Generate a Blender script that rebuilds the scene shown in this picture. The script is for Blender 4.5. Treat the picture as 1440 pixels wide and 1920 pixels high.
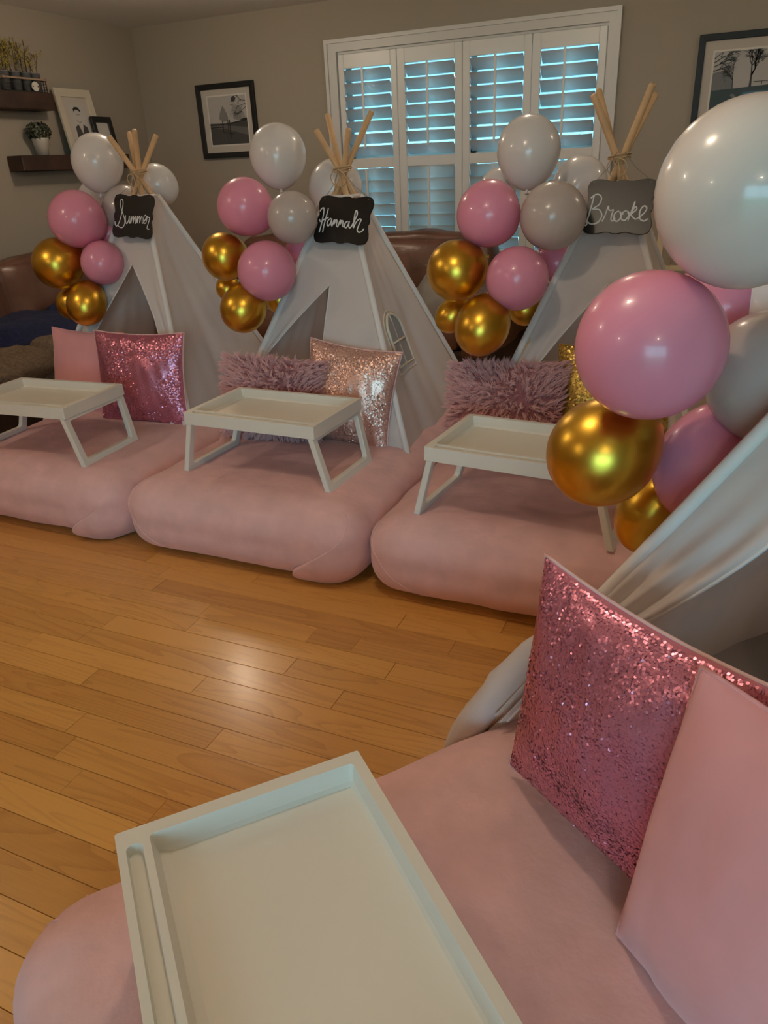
import bpy, bmesh, math, random
import numpy as np
from mathutils import Vector, Matrix, noise

# ------------------------------------------------------------------ camera, world, lights, exposure
scene = bpy.context.scene
COL = scene.collection
for o in list(bpy.data.objects):
    bpy.data.objects.remove(o)
H = 1.30            # camera height
cam_d = bpy.data.cameras.new('camera'); cam = bpy.data.objects.new('camera', cam_d); COL.objects.link(cam)
Rc = ((0.91351629, 0.40460384, -0.04223403), (0.135267, -0.4000267, -0.90646648), (-0.38365456, 0.82235903, -0.42016045))
cam.matrix_world = Matrix(((Rc[0][0], -Rc[1][0], -Rc[2][0], 0), (Rc[0][1], -Rc[1][1], -Rc[2][1], 0), (Rc[0][2], -Rc[1][2], -Rc[2][2], H), (0, 0, 0, 1)))
cam_d.sensor_fit = 'VERTICAL'; cam_d.sensor_height = 36.0
cam_d.lens = 1409.3 / 1920 * 36.0
cam_d.clip_start = 0.05
scene.camera = cam

world = bpy.data.worlds.new('sky'); scene.world = world; world.use_nodes = True
wn = world.node_tree; wn.nodes.clear()
wo = wn.nodes.new('ShaderNodeOutputWorld'); wb = wn.nodes.new('ShaderNodeBackground')
wt = wn.nodes.new('ShaderNodeTexCoord'); ws = wn.nodes.new('ShaderNodeSeparateXYZ'); wr = wn.nodes.new('ShaderNodeValToRGB')
wn.links.new(wt.outputs['Generated'], ws.inputs[0]); wn.links.new(ws.outputs['Z'], wr.inputs[0])
wr.color_ramp.elements[0].position = 0.0; wr.color_ramp.elements[0].color = (0.36, 0.70, 0.86, 1)
wr.color_ramp.elements[1].position = 0.7; wr.color_ramp.elements[1].color = (0.20, 0.56, 0.86, 1)
wn.links.new(wr.outputs[0], wb.inputs[0]); wb.inputs[1].default_value = 12.0
wn.links.new(wb.outputs[0], wo.inputs[0])

vs = scene.view_settings
vs.view_transform = 'Standard'; vs.look = 'None'; vs.gamma = 1.0; vs.use_curve_mapping = False
vs.exposure = -0.3
CEIL = 2.267; XL = -4.25; YB = 5.15; XR = 3.1; YF = -2.7
LAMP_W = 16.8
LAMPS = [(-2.95, 3.72, 'back row, over the gap between sofa and leftmost teepee'), (-1.0, 3.72, 'back row, before the shuttered window'), (0.95, 3.72, 'back row, at the right'), (-3.2, 1.1, 'middle row, at the left wall'), (-0.75, 1.2, 'middle row, above the open floor'), (-2.6, -1.3, 'front row, at the left'), (0.6, -1.3, 'front row, by the glazed door')]
for lx, ly, _ in LAMPS:
    ld = bpy.data.lights.new('downlight_bulb', 'POINT'); ld.energy = LAMP_W * (0.55 if lx > -2 and ly > 3 else 1.0); ld.color = (1.0, 0.81, 0.60)
    ld.shadow_soft_size = 0.055
    lo = bpy.data.objects.new('downlight_bulb', ld); COL.objects.link(lo); lo.location = (lx, ly, CEIL - 0.12)
# daylight portals (guide the sky's light through the two window openings)
for nm, loc, rot, sx, sz in (('daylight_back', (-1.72, YB + 0.16, 1.38), (math.pi / 2, 0, math.pi), 1.8, 1.28), ('daylight_front', (0.9, YF - 0.12, 1.02), (math.pi / 2, 0, 0), 2.35, 2.0)):
    ld = bpy.data.lights.new(nm, 'AREA'); ld.shape = 'RECTANGLE'; ld.size = sx; ld.size_y = sz
    ld.cycles.is_portal = True
    lo = bpy.data.objects.new(nm, ld); COL.objects.link(lo); lo.location = loc
    lo.rotation_euler = (-math.pi / 2, 0, 0) if nm.endswith('back') else (math.pi / 2, 0, 0)
scene.cycles.use_denoising = True
scene.cycles.sample_clamp_indirect = 6.0
scene.cycles.max_bounces = 8
scene.cycles.caustics_reflective = False; scene.cycles.caustics_refractive = False
rng = random.Random(7)

# ------------------------------------------------------------------ materials
def mat(name, color, rough=0.6, metal=0.0, spec=0.5, sheen=0.0, coat=0.0, noise_amt=0.0, noise_scale=20.0, bump=0.0, bump_scale=60.0, trans=0.0, emit=None, sheen_tint=None):
    m = bpy.data.materials.new(name); m.use_nodes = True
    nt = m.node_tree; b = nt.nodes['Principled BSDF']; out = nt.nodes['Material Output']
    b.inputs['Base Color'].default_value = (*color, 1); b.inputs['Roughness'].default_value = rough
    b.inputs['Metallic'].default_value = metal; b.inputs['Specular IOR Level'].default_value = spec
    b.inputs['Sheen Weight'].default_value = sheen; b.inputs['Coat Weight'].default_value = coat
    if sheen_tint: b.inputs['Sheen Tint'].default_value = (*sheen_tint, 1)
    if emit:
        b.inputs['Emission Color'].default_value = (*emit[0], 1); b.inputs['Emission Strength'].default_value = emit[1]
    geo = nt.nodes.new('ShaderNodeTexCoord')
    if noise_amt > 0:
        n = nt.nodes.new('ShaderNodeTexNoise'); n.inputs['Scale'].default_value = noise_scale; n.inputs['Detail'].default_value = 5
        nt.links.new(geo.outputs['Object'], n.inputs['Vector'])
        mx = nt.nodes.new('ShaderNodeMix'); mx.data_type = 'RGBA'
        mx.inputs[6].default_value = (*[min(1, c * (1 - noise_amt)) for c in color], 1)
        mx.inputs[7].default_value = (*[min(1, c * (1 + noise_amt)) for c in color], 1)
        rp = nt.nodes.new('ShaderNodeMapRange'); rp.inputs[1].default_value = 0.3; rp.inputs[2].default_value = 0.7
        nt.links.new(n.outputs['Fac'], rp.inputs[0]); nt.links.new(rp.outputs[0], mx.inputs[0]); nt.links.new(mx.outputs[2], b.inputs['Base Color'])
    if bump > 0:
        n2 = nt.nodes.new('ShaderNodeTexNoise'); n2.inputs['Scale'].default_value = bump_scale; n2.inputs['Detail'].default_value = 6
        nt.links.new(geo.outputs['Object'], n2.inputs['Vector'])
        bp = nt.nodes.new('ShaderNodeBump'); bp.inputs['Strength'].default_value = bump; bp.inputs['Distance'].default_value = 0.01
        nt.links.new(n2.outputs['Fac'], bp.inputs['Height']); nt.links.new(bp.outputs[0], b.inputs['Normal'])
    if trans > 0:
        t = nt.nodes.new('ShaderNodeBsdfTranslucent'); t.inputs[0].default_value = (*color, 1)
        ms = nt.nodes.new('ShaderNodeMixShader'); ms.inputs[0].default_value = trans
        nt.links.new(b.outputs[0], ms.inputs[1]); nt.links.new(t.outputs[0], ms.inputs[2]); nt.links.new(ms.outputs[0], out.inputs[0])
    return m

def oak_material(name, light, dark, gap=False):
    m = bpy.data.materials.new(name); m.use_nodes = True; nt = m.node_tree; b = nt.nodes['Principled BSDF']; L = nt.links.new
    g = nt.nodes.new('ShaderNodeNewGeometry'); oi = nt.nodes.new('ShaderNodeObjectInfo')
    off = nt.nodes.new('ShaderNodeVectorMath'); off.operation = 'SCALE'; off.inputs[0].default_value = (37.0, 91.0, 53.0); L(oi.outputs['Random'], off.inputs['Scale'])
    mp = nt.nodes.new('ShaderNodeVectorMath'); mp.operation = 'MULTIPLY'; mp.inputs[1].default_value = (0.75, 8.0, 1.0); L(g.outputs['Position'], mp.inputs[0])
    ad = nt.nodes.new('ShaderNodeVectorMath'); ad.operation = 'ADD'; L(mp.outputs[0], ad.inputs[0]); L(off.outputs[0], ad.inputs[1])
    n1 = nt.nodes.new('ShaderNodeTexNoise'); n1.inputs['Scale'].default_value = 1.0; n1.inputs['Detail'].default_value = 2; n1.inputs['Distortion'].default_value = 0.6; L(ad.outputs[0], n1.inputs['Vector'])
    mul = nt.nodes.new('ShaderNodeMath'); mul.operation = 'MULTIPLY'; mul.inputs[1].default_value = 13.0; L(n1.outputs['Fac'], mul.inputs[0])
    fr = nt.nodes.new('ShaderNodeMath'); fr.operation = 'FRACT'; L(mul.outputs[0], fr.inputs[0])
    rings = nt.nodes.new('ShaderNodeMapRange'); rings.inputs[1].default_value = 0.55; rings.inputs[2].default_value = 1.0; L(fr.outputs[0], rings.inputs[0])
    mp2 = nt.nodes.new('ShaderNodeVectorMath'); mp2.operation = 'MULTIPLY'; mp2.inputs[1].default_value = (9.0, 330.0, 1.0); L(g.outputs['Position'], mp2.inputs[0])
    n2 = nt.nodes.new('ShaderNodeTexNoise'); n2.inputs['Scale'].default_value = 1.0; n2.inputs['Detail'].default_value = 4; L(mp2.outputs[0], n2.inputs['Vector'])
    mx = nt.nodes.new('ShaderNodeMix'); mx.data_type = 'RGBA'; mx.inputs[6].default_value = (*light, 1); mx.inputs[7].default_value = (*dark, 1)
    a1 = nt.nodes.new('ShaderNodeMath'); a1.operation = 'MULTIPLY'; a1.inputs[1].default_value = 0.26; L(rings.outputs[0], a1.inputs[0])
    a2 = nt.nodes.new('ShaderNodeMath'); a2.operation = 'MULTIPLY_ADD'; a2.inputs[1].default_value = 0.42; L(n2.outputs['Fac'], a2.inputs[0]); L(a1.outputs[0], a2.inputs[2])
    r3 = nt.nodes.new('ShaderNodeMath'); r3.operation = 'MULTIPLY_ADD'; r3.inputs[1].default_value = 0.55; r3.inputs[2].default_value = -0.28; L(oi.outputs['Random'], r3.inputs[0])
    a3 = nt.nodes.new('ShaderNodeMath'); a3.operation = 'ADD'; a3.use_clamp = True; L(a2.outputs[0], a3.inputs[0]); L(r3.outputs[0], a3.inputs[1])
    L(a3.outputs[0], mx.inputs[0]); L(mx.outputs[2], b.inputs['Base Color'])
    b.inputs['Roughness'].default_value = 0.30; b.inputs['Coat Weight'].default_value = 0.35; b.inputs['Coat Roughness'].default_value = 0.18
    bp = nt.nodes.new('ShaderNodeBump'); bp.inputs['Strength'].default_value = 0.12; bp.inputs['Distance'].default_value = 0.002
    L(a2.outputs[0], bp.inputs['Height']); L(bp.outputs[0], b.inputs['Normal'])
    return m

M = {}
M['wall'] = mat('wall_paint', (0.345, 0.30, 0.245), 0.85, bump=0.05, bump_scale=200)
M['ceiling'] = mat('ceiling_paint', (0.86, 0.86, 0.86), 0.9)
M['trim'] = mat('white_trim_paint', (0.62, 0.61, 0.60), 0.4)
M['shutter'] = mat('white_shutter', (0.74, 0.74, 0.73), 0.34)
M['louver'] = mat('white_vinyl_louver', (0.80, 0.80, 0.79), 0.34, trans=0.42)
M['oak'] = oak_material('oak_floor', (0.76, 0.39, 0.095), (0.38, 0.15, 0.030))
M['subfloor'] = mat('subfloor', (0.09, 0.045, 0.02), 0.8)
M['canvas'] = mat('white_canvas', (0.80, 0.735, 0.71), 0.9, spec=0.1, trans=0.22, bump=0.15, bump_scale=14)
M['sleeve'] = mat('canvas_sleeve', (0.80, 0.765, 0.745), 0.9, spec=0.1)
M['stitch'] = mat('cream_stitching', (0.80, 0.72, 0.58), 0.9)
M['net'] = mat('grey_netting', (0.48, 0.48, 0.50), 0.9, trans=0.3)
M['pole'] = mat('pine_pole', (0.66, 0.42, 0.22), 0.55, noise_amt=0.18, noise_scale=9)
M['twine'] = mat('twine', (0.62, 0.44, 0.26), 0.9)
M['velvet'] = mat('pink_velvet_sheet', (0.80, 0.49, 0.47), 0.85, spec=0.15, sheen=0.35, sheen_tint=(1, .8, .85), noise_amt=0.08, noise_scale=11, bump=0.28, bump_scale=22)
M['pinkpillow'] = mat('pink_velvet_pillow', (0.80, 0.36, 0.37), 0.8, spec=0.15, sheen=0.3, noise_amt=0.07, noise_scale=6, bump=0.35, bump_scale=5)
M['palepink'] = mat('pale_pink_backing', (0.80, 0.52, 0.50), 0.85)
M['tray'] = mat('white_tray_plastic', (0.80, 0.77, 0.69), 0.42)
M['b_white'] = mat('white_latex', (0.84, 0.80, 0.79), 0.22, coat=0.3, spec=0.5, trans=0.15)
M['b_pearl'] = mat('pearl_latex', (0.66, 0.58, 0.55), 0.22, coat=0.3, trans=0.25)
M['b_pink'] = mat('pink_latex', (0.93, 0.37, 0.53), 0.26, coat=0.25, trans=0.2)
M['b_gold'] = mat('chrome_gold_latex', (0.74, 0.44, 0.055), 0.32, metal=1.0)
M['board'] = mat('black_chalkboard', (0.010, 0.010, 0.011), 0.22)
M['dusty'] = mat('rough_chalkboard', (0.012, 0.0105, 0.008), 0.36, spec=0.5)  # black board made rougher and warmer so lamp glare spreads into grey
M['chalk'] = mat('white_chalk_ink', (0.82, 0.82, 0.83), 0.8)
M['cord'] = mat('thin_grey_cord', (0.25, 0.22, 0.2), 0.8)
M['seq_pink'] = mat('pink_sequins', (0.72, 0.25, 0.34), 0.30, metal=0.65)
M['seqbase_pink'] = mat('pink_sequin_cloth', (0.55, 0.17, 0.23), 0.7)
M['seq_rose'] = mat('rose_gold_sequins', (0.84, 0.52, 0.43), 0.34, metal=0.6)
M['seqbase_rose'] = mat('rose_gold_cloth', (0.52, 0.26, 0.22), 0.7)
M['seq_gold'] = mat('gold_sequins', (0.78, 0.54, 0.14), 0.32, metal=0.8)
M['seqbase_gold'] = mat('gold_cloth', (0.42, 0.25, 0.05), 0.7)
M['fur'] = mat('dusty_pink_fur', (0.92, 0.56, 0.55), 0.75, spec=0.2)
M['furbase'] = mat('fur_backing', (0.36, 0.14, 0.15), 0.9)  # shade between the fur clumps put into a darker backing colour
M['leather'] = mat('brown_leather', (0.135, 0.060, 0.038), 0.33, noise_amt=0.25, noise_scale=5, bump=1.0, bump_scale=6)
M['sofabase'] = mat('dark_sofa_base', (0.03, 0.016, 0.011), 0.6)
M['navy'] = mat('navy_fleece', (0.010, 0.014, 0.050), 0.95, noise_amt=0.4, noise_scale=60, bump=0.5, bump_scale=120)
M['brownfleece'] = mat('brown_fleece', (0.17, 0.115, 0.070), 0.95, noise_amt=0.3, noise_scale=70, bump=0.8, bump_scale=130)
M['greycushion'] = mat('silver_grey_satin', (0.25, 0.24, 0.22), 0.42, bump=0.4, bump_scale=7)
M['walnut'] = mat('dark_walnut_shelf', (0.040, 0.018, 0.011), 0.5, noise_amt=0.35, noise_scale=12)
M['black'] = mat('black_frame_paint', (0.008, 0.008, 0.009), 0.5)
M['cream'] = mat('cream_wood_paint', (0.62, 0.53, 0.36), 0.5)
M['matboard'] = mat('picture_mat', (0.50, 0.45, 0.40), 0.8)
M['matedge'] = mat('picture_mat_bevel', (0.66, 0.62, 0.57), 0.8)
M['creamframe'] = mat('cream_picture_frame', (0.58, 0.52, 0.42), 0.5)
M['zinc'] = mat('zinc_pot', (0.20, 0.21, 0.22), 0.42, metal=0.6, noise_amt=0.25, noise_scale=40)
M['whitepot'] = mat('white_pot', (0.62, 0.58, 0.52), 0.4)
M['leafdark'] = mat('dark_boxwood_leaf', (0.030, 0.036, 0.020), 0.5)
M['leafpale'] = mat('grey_boxwood_leaf', (0.15, 0.15, 0.10), 0.5)
M['yellow'] = mat('yellow_blossom', (0.42, 0.33, 0.04), 0.7)
M['twig'] = mat('dark_twig', (0.05, 0.03, 0.02), 0.8)
M['caddy'] = mat('wood_caddy_rail', (0.30, 0.21, 0.15), 0.7)
M['wire'] = mat('dark_wire', (0.03, 0.03, 0.03), 0.5, metal=0.5)
M['silver'] = mat('silver_metal', (0.6, 0.6, 0.6), 0.25, metal=1.0)
M['lens'] = mat('downlight_lens', (0.9, 0.85, 0.75), 0.5, emit=((1.0, 0.74, 0.45), 14.0))
M['grass'] = mat('lawn_grass', (0.16, 0.25, 0.10), 0.9, noise_amt=0.3, noise_scale=3)
M['siding'] = mat('pale_siding', (0.62, 0.66, 0.68), 0.7)
M['roof'] = mat('grey_roof', (0.22, 0.22, 0.24), 0.8)
M['darkglass'] = mat('dark_glass', (0.05, 0.06, 0.08), 0.1)
def grey(name, v, r=0.6, c=None):
    return mat(name, c or (v, v * 0.96, v * 0.92), r, coat=0.3)
M['p_sky'] = grey('print_mist', 0.42); M['p_tree'] = grey('print_far_tree', 0.20); M['p_tree2'] = grey('print_mid_tree', 0.27)
M['p_ground'] = grey('print_ground', 0.055); M['p_black'] = grey('print_black', 0.012); M['p_ground2'] = grey('print_dark_grass', 0.035, c=(0.03, 0.055, 0.062))
M['p_paper'] = grey('print_paper', 0.50); M['p_haze'] = grey('print_haze', 0.15, c=(0.15, 0.16, 0.17)); M['p_branch'] = grey('print_branch', 0.035)
M['p_mid'] = grey('print_ground_mid', 0.11)
def glass_material():
    m = bpy.data.materials.new('window_glass'); m.use_nodes = True; nt = m.node_tree; nt.nodes.clear()
    o = nt.nodes.new('ShaderNodeOutputMaterial'); t = nt.nodes.new('ShaderNodeBsdfTransparent'); g = nt.nodes.new('ShaderNodeBsdfGlossy'); f = nt.nodes.new('ShaderNodeFresnel'); x = nt.nodes.new('ShaderNodeMixShader')
    t.inputs[0].default_value = (0.92, 0.97, 0.98, 1); g.inputs['Roughness'].default_value = 0.02
    nt.links.new(f.outputs[0], x.inputs[0]); nt.links.new(t.outputs[0], x.inputs[1]); nt.links.new(g.outputs[0], x.inputs[2]); nt.links.new(x.outputs[0], o.inputs[0])
    return m
M['glass'] = glass_material()

# ------------------------------------------------------------------ helpers
def obj(name, verts, faces, m, parent=None, smooth=False, kind=None):
    me = bpy.data.meshes.new(name); me.from_pydata([tuple(v) for v in verts], [], faces); me.update()
    if smooth: me.polygons.foreach_set('use_smooth', [True] * len(me.polygons))
    for mm in (m if isinstance(m, (list, tuple)) else [m]): me.materials.append(mm)
    o = bpy.data.objects.new(name, me); COL.objects.link(o)
    if parent: o.parent = parent
    if kind: o['kind'] = kind
    return o

def bmobj(name, bm, m, parent=None, smooth=False, kind=None):
    me = bpy.data.meshes.new(name); bm.normal_update(); bm.to_mesh(me); bm.free()
    if smooth: me.polygons.foreach_set('use_smooth', [True] * len(me.polygons))
    for mm in (m if isinstance(m, (list, tuple)) else [m]): me.materials.append(mm)
    o = bpy.data.objects.new(name, me); COL.objects.link(o)
    if parent: o.parent = parent
    if kind: o['kind'] = kind
    return o

def thing(name, label, cat, loc=(0, 0, 0), rotz=0.0, group=None):
    o = bpy.data.objects.new(name, None); COL.objects.link(o); o.empty_display_size = 0.1
    o.location = loc; o.rotation_euler = (0, 0, rotz)
    return tag(o, label, cat, group)

def tag(o, label, cat, group=None):
    o['label'] = label; o['category'] = cat
    if group: o['group'] = group
    return o

class MB:
    """collects shapes into one mesh"""
    def __init__(s): s.v = []; s.f = []
    def add(s, v, f):
        n = len(s.v); s.v += [tuple(p) for p in v]; s.f += [tuple(i + n for i in q) for q in f]
    def box(s, x0, x1, y0, y1, z0, z1):
        v = [(x, y, z) for x in (x0, x1) for y in (y0, y1) for z in (z0, z1)]
        s.add(v, [(0, 1, 3, 2), (4, 6, 7, 5), (0, 4, 5, 1), (2, 3, 7, 6), (0, 2, 6, 4), (1, 5, 7, 3)])
    def bbox(s, x0, x1, y0, y1, z0, z1, c):
        """box with chamfered edges"""
        vs_ = []
        for ix, x in enumerate((x0, x1)):
            for iy, y in enumerate((y0, y1)):
                for iz, z in enumerate((z0, z1)):
                    dx = c if ix == 0 else -c; dy = c if iy == 0 else -c; dz = c if iz == 0 else -c
                    vs_ += [(x, y + dy, z + dz), (x + dx, y, z + dz), (x + dx, y + dy, z)]
        idx = lambda a, b, d, k: (a * 4 + b * 2 + d) * 3 + k
        F = []
        for a in (0, 1): F.append([idx(a, b, d, 0) for b, d in ((0, 0), (0, 1), (1, 1), (1, 0))])
        for b in (0, 1): F.append([idx(a, b, d, 1) for a, d in ((0, 0), (0, 1), (1, 1), (1, 0))])
        for d in (0, 1): F.append([idx(a, b, d, 2) for a, b in ((0, 0), (0, 1), (1, 1), (1, 0))])
        for a in (0, 1):
            for b in (0, 1): F.append([idx(a, b, 0, 0), idx(a, b, 1, 0), idx(a, b, 1, 1), idx(a, b, 0, 1)])
            for d in (0, 1): F.append([idx(a, 0, d, 0), idx(a, 1, d, 0), idx(a, 1, d, 2), idx(a, 0, d, 2)])
        for b in (0, 1):
            for d in (0, 1): F.append([idx(0, b, d, 1), idx(1, b, d, 1), idx(1, b, d, 2), idx(0, b, d, 2)])
        for a in (0, 1):
            for b in (0, 1):
                for d in (0, 1): F.append([idx(a, b, d, 0), idx(a, b, d, 1), idx(a, b, d, 2)])
        s.add(vs_, F)
    def tube(s, pts, r, n=8, closed=False, caps=True):
        pts = [Vector(p) for p in pts]; N = len(pts); base = len(s.v); rs = r if isinstance(r, (list, tuple)) else [r] * N
        up = Vector((0.31, 0.22, 0.92)); ring = []
        for i, p in enumerate(pts):
            if closed: t = pts[(i + 1) % N] - pts[i - 1]
            else: t = pts[min(i + 1, N - 1)] - pts[max(i - 1, 0)]
            t = t.normalized() if t.length > 1e-9 else Vector((0, 0, 1))
            a = up - t * up.dot(t)
            if a.length < 1e-3: a = Vector((1, 0, 0)) - t * t.x
            a.normalize(); up = a; b = t.cross(a)
            for k in range(n):
                th = 2 * math.pi * k / n; s.v.append(tuple(p + (a * math.cos(th) + b * math.sin(th)) * rs[i]))
        for i in range(N if closed else N - 1):
            j = (i + 1) % N
            for k in range(n):
                s.f.append((base + i * n + k, base + i * n + (k + 1) % n, base + j * n + (k + 1) % n, base + j * n + k))
        if not closed and caps:
            s.f.append(tuple(base + k for k in range(n))[::-1]); s.f.append(tuple(base + (N - 1) * n + k for k in range(n)))
    def lathe(s, prof, n=24, c=(0, 0, 0)):
        base = len(s.v)
        for r, z in prof:
            for k in range(n):
                th = 2 * math.pi * k / n; s.v.append((c[0] + r * math.cos(th), c[1] + r * math.sin(th), c[2] + z))
        for i in range(len(prof) - 1):
            for k in range(n):
                s.f.append((base + i * n + k, base + i * n + (k + 1) % n, base + (i + 1) * n + (k + 1) % n, base + (i + 1) * n + k))
        s.f.append(tuple(base + k for k in range(n))[::-1]); s.f.append(tuple(base + (len(prof) - 1) * n + k for k in range(n)))
    def grid(s, fn, nu, nv):
        base = len(s.v)
        for j in range(nv + 1):
            for i in range(nu + 1): s.v.append(tuple(fn(i / nu, j / nv)))
        for j in range(nv):
            for i in range(nu):
                a = base + j * (nu + 1) + i; s.f.append((a, a + 1, a + nu + 2, a + nu + 1))
    def build(s, name, m, parent=None, smooth=False, kind=None): return obj(name, s.v, s.f, m, parent, smooth, kind)

def soften(o, width=0.004, seg=2, angle=35):
    md = o.modifiers.new('bevel', 'BEVEL'); md.width = width; md.segments = seg; md.limit_method = 'ANGLE'; md.angle_limit = math.radians(angle)
    return o
def nz(x, y, z): return noise.noise(Vector((x, y, z)))
def smooth01(t):
    t = max(0.0, min(1.0, t)); return t * t * (3 - 2 * t)
def lerp(a, b, t): return a + (b - a) * t
def struct(name, mb, m): return mb.build(name, m, None, False, 'structure')

# ------------------------------------------------------------------ room shell
WX0, WX1, WZ0, WZ1 = -2.588, -0.842, 0.70, 1.977       # window opening
DX0, DX1, DZ1 = -0.3, 2.1, 2.04                         # glazed door behind the camera
b = MB(); T = 0.14
b.box(XL - T, WX0, YB, YB + T, 0, CEIL); b.box(WX1, XR + T, YB, YB + T, 0, CEIL)
b.box(WX0, WX1, YB, YB + T, 0, WZ0); b.box(WX0, WX1, YB, YB + T, WZ1, CEIL)
struct('wall_back', b, M['wall'])
b = MB(); b.box(XL - T, XL, YF - T, YB, 0, CEIL); struct('wall_left', b, M['wall'])
b = MB(); b.box(XR, XR + T, YF - T, YB, 0, CEIL); struct('wall_right', b, M['wall'])
b = MB(); b.box(XL, DX0, YF - T, YF, 0, CEIL); b.box(DX1, XR, YF - T, YF, 0, CEIL); b.box(DX0, DX1, YF - T, YF, DZ1, CEIL); struct('wall_front', b, M['wall'])
b = MB(); b.box(XL - T, XR + T, YF - T, YB + T, CEIL, CEIL + 0.1); struct('ceiling', b, M['ceiling'])
b = MB(); b.box(XL - T, XR + T, YF - T, YB + T, -0.10, -0.004); floor = struct('floor', b, M['subfloor'])
def baseboard(name, x0, x1, y0, y1):
    b = MB(); b.box(x0, x1, y0, y1, 0, 0.07)
    dx, dy = (0.006, 0) if x1 - x0 < 0.05 else (0, 0.006)
    b.box(x0 + (dx if x1 > 0 and dx else 0), x1 - (dx if x1 < 0 and dx else 0), y0 + (dy if y0 > 0 else 0), y1 - (dy if y0 < 0 else 0), 0.07, 0.085)
    struct(name, b, M['trim'])
baseboard('baseboard_back', XL, XR, YB - 0.016, YB); baseboard('baseboard_left', XL, XL + 0.016, YF, YB - 0.02)
baseboard('baseboard_right', XR - 0.016, XR, YF, YB - 0.02)

# oak strips: one object each where the photo lets them be told apart
PW = 0.0825; PY0 = 0.79
def plank_mesh():
    b = MB(); g = 0.0006; c = 0.0009; w = PW
    v = [(g, g, -0.004), (1 - g, g, -0.004), (1 - g, w - g, -0.004), (g, w - g, -0.004),
         (g, g, -c), (1 - g, g, -c), (1 - g, w - g, -c), (g, w - g, -c), (g + c, g + c, 0), (1 - g - c, g + c, 0), (1 - g - c, w - g - c, 0), (g + c, w - g - c, 0)]
    f = [(8, 9, 10, 11)]
    for k in range(4):
        n = (k + 1) % 4; f += [(k, n, 4 + n, 4 + k), (4 + k, 4 + n, 8 + n, 8 + k)]
    b.add(v, f); return b
pm = plank_mesh(); proto_plank = pm.build('plank', M['oak'], floor); plank_me = proto_plank.data
JOINTS = {}
for (x, y) in ((-1.690, 1.735), (-1.036, 1.665), (-1.421, 1.575), (-1.016, 1.493), (-1.215, 1.325), (-0.821, 1.41), (-1.043, 1.165), (-1.025, 0.93), (-1.278, 0.91),
               (-0.887, 1.66), (-0.611, 1.70), (-0.440, 1.74), (-0.34, 1.64), (-0.404, 1.328), (-0.806, 1.84)):
    JOINTS.setdefault(math.floor((y - PY0) / PW), []).append(x)
rest = MB(); first = True
PX0, PX1 = -2.75, 0.25
for k in range(math.floor((YF - PY0) / PW), math.ceil((YB - PY0) / PW)):
    y = PY0 + k * PW; rr = random.Random(100 + k)
    near = -9 <= k <= 16
    xs = [XL]; x = XL + rr.uniform(0.2, 1.0)
    js = sorted(JOINTS.get(k, []))
    while x < XR - 0.2:
        if all(abs(x - j) > 0.33 for j in js): xs.append(x)
        x += rr.uniform(0.45, 1.25)
    xs = sorted(xs + js) + [XR]
    for x0, x1 in zip(xs, xs[1:]):
        if near and x1 > PX0 and x0 < PX1:
            if first: o = proto_plank; first = False
            else:
                o = proto_plank.copy(); COL.objects.link(o)
            o.location = (x0, y, 0); o.scale = (x1 - x0, 1, 1)
        else:
            rest.add([(x0 + (x1 - x0) * vx, y + vy, vz) for vx, vy, vz in pm.v], pm.f)
rest.build('plank', M['oak'], floor, kind='stuff')

# ------------------------------------------------------------------ window with shutters
win = obj('window_1', [], [], M['trim']); win['kind'] = 'structure'
bpy.data.objects.remove(win)
b = MB()
ox0, ox1, oz1, oz0 = -2.669, -0.775, 2.047, 0.63
y0 = YB - 0.022
b.box(ox0, ox1, y0, YB, WZ1, oz1); b.box(ox0, WX0, y0, YB, WZ0, WZ1); b.box(WX1, ox1, y0, YB, WZ0, WZ1); b.box(ox0, ox1, y0, YB, oz0, WZ0)
# raised outer lip of the casing and deep jamb lining
b.box(ox0, ox1, y0 - 0.010, y0, oz1 - 0.022, oz1); b.box(ox0, ox0 + 0.022, y0 - 0.010, y0, oz0, oz1 - 0.022); b.box(ox1 - 0.022, ox1, y0 - 0.010, y0, oz0, oz1 - 0.022)
b.box(WX0, WX0 + 0.014, YB, YB + T, WZ0, WZ1); b.box(WX1 - 0.014, WX1, YB, YB + T, WZ0, WZ1); b.box(WX0 + .014, WX1 - .014, YB, YB + T, WZ1 - 0.014, WZ1); b.box(WX0 + .014, WX1 - .014, YB, YB + T, WZ0, WZ0 + 0.014)
win = struct('window_1', b, M['trim'])
louver_b = MB(); n = 10
for e in (0, 1):
    for k in range(n):
        th = 2 * math.pi * k / n; louver_b.v.append((e, 0.0445 * math.cos(th), 0.0055 * math.sin(th)))
for k in range(n): louver_b.f.append((k, (k + 1) % n, n + (k + 1) % n, n + k))
louver_b.f += [tuple(range(n))[::-1], tuple(range(n, 2 * n))]
louver_me = None
GAPS = [WX0 + 0.006, -2.162, -1.720, -1.283, WX1 - 0.006]
OPEN = [(-2.540, -2.205), (-2.107, -1.770), (-1.671, -1.331), (-1.231, -0.894)]
RODX = [-2.394, -1.943, -1.50, -1.08]
UPT = [44, 44, 44, 43]; LOT = [59, 73, 61, 58]
ys0, ys1 = YB - 0.012, YB + 0.020
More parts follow.
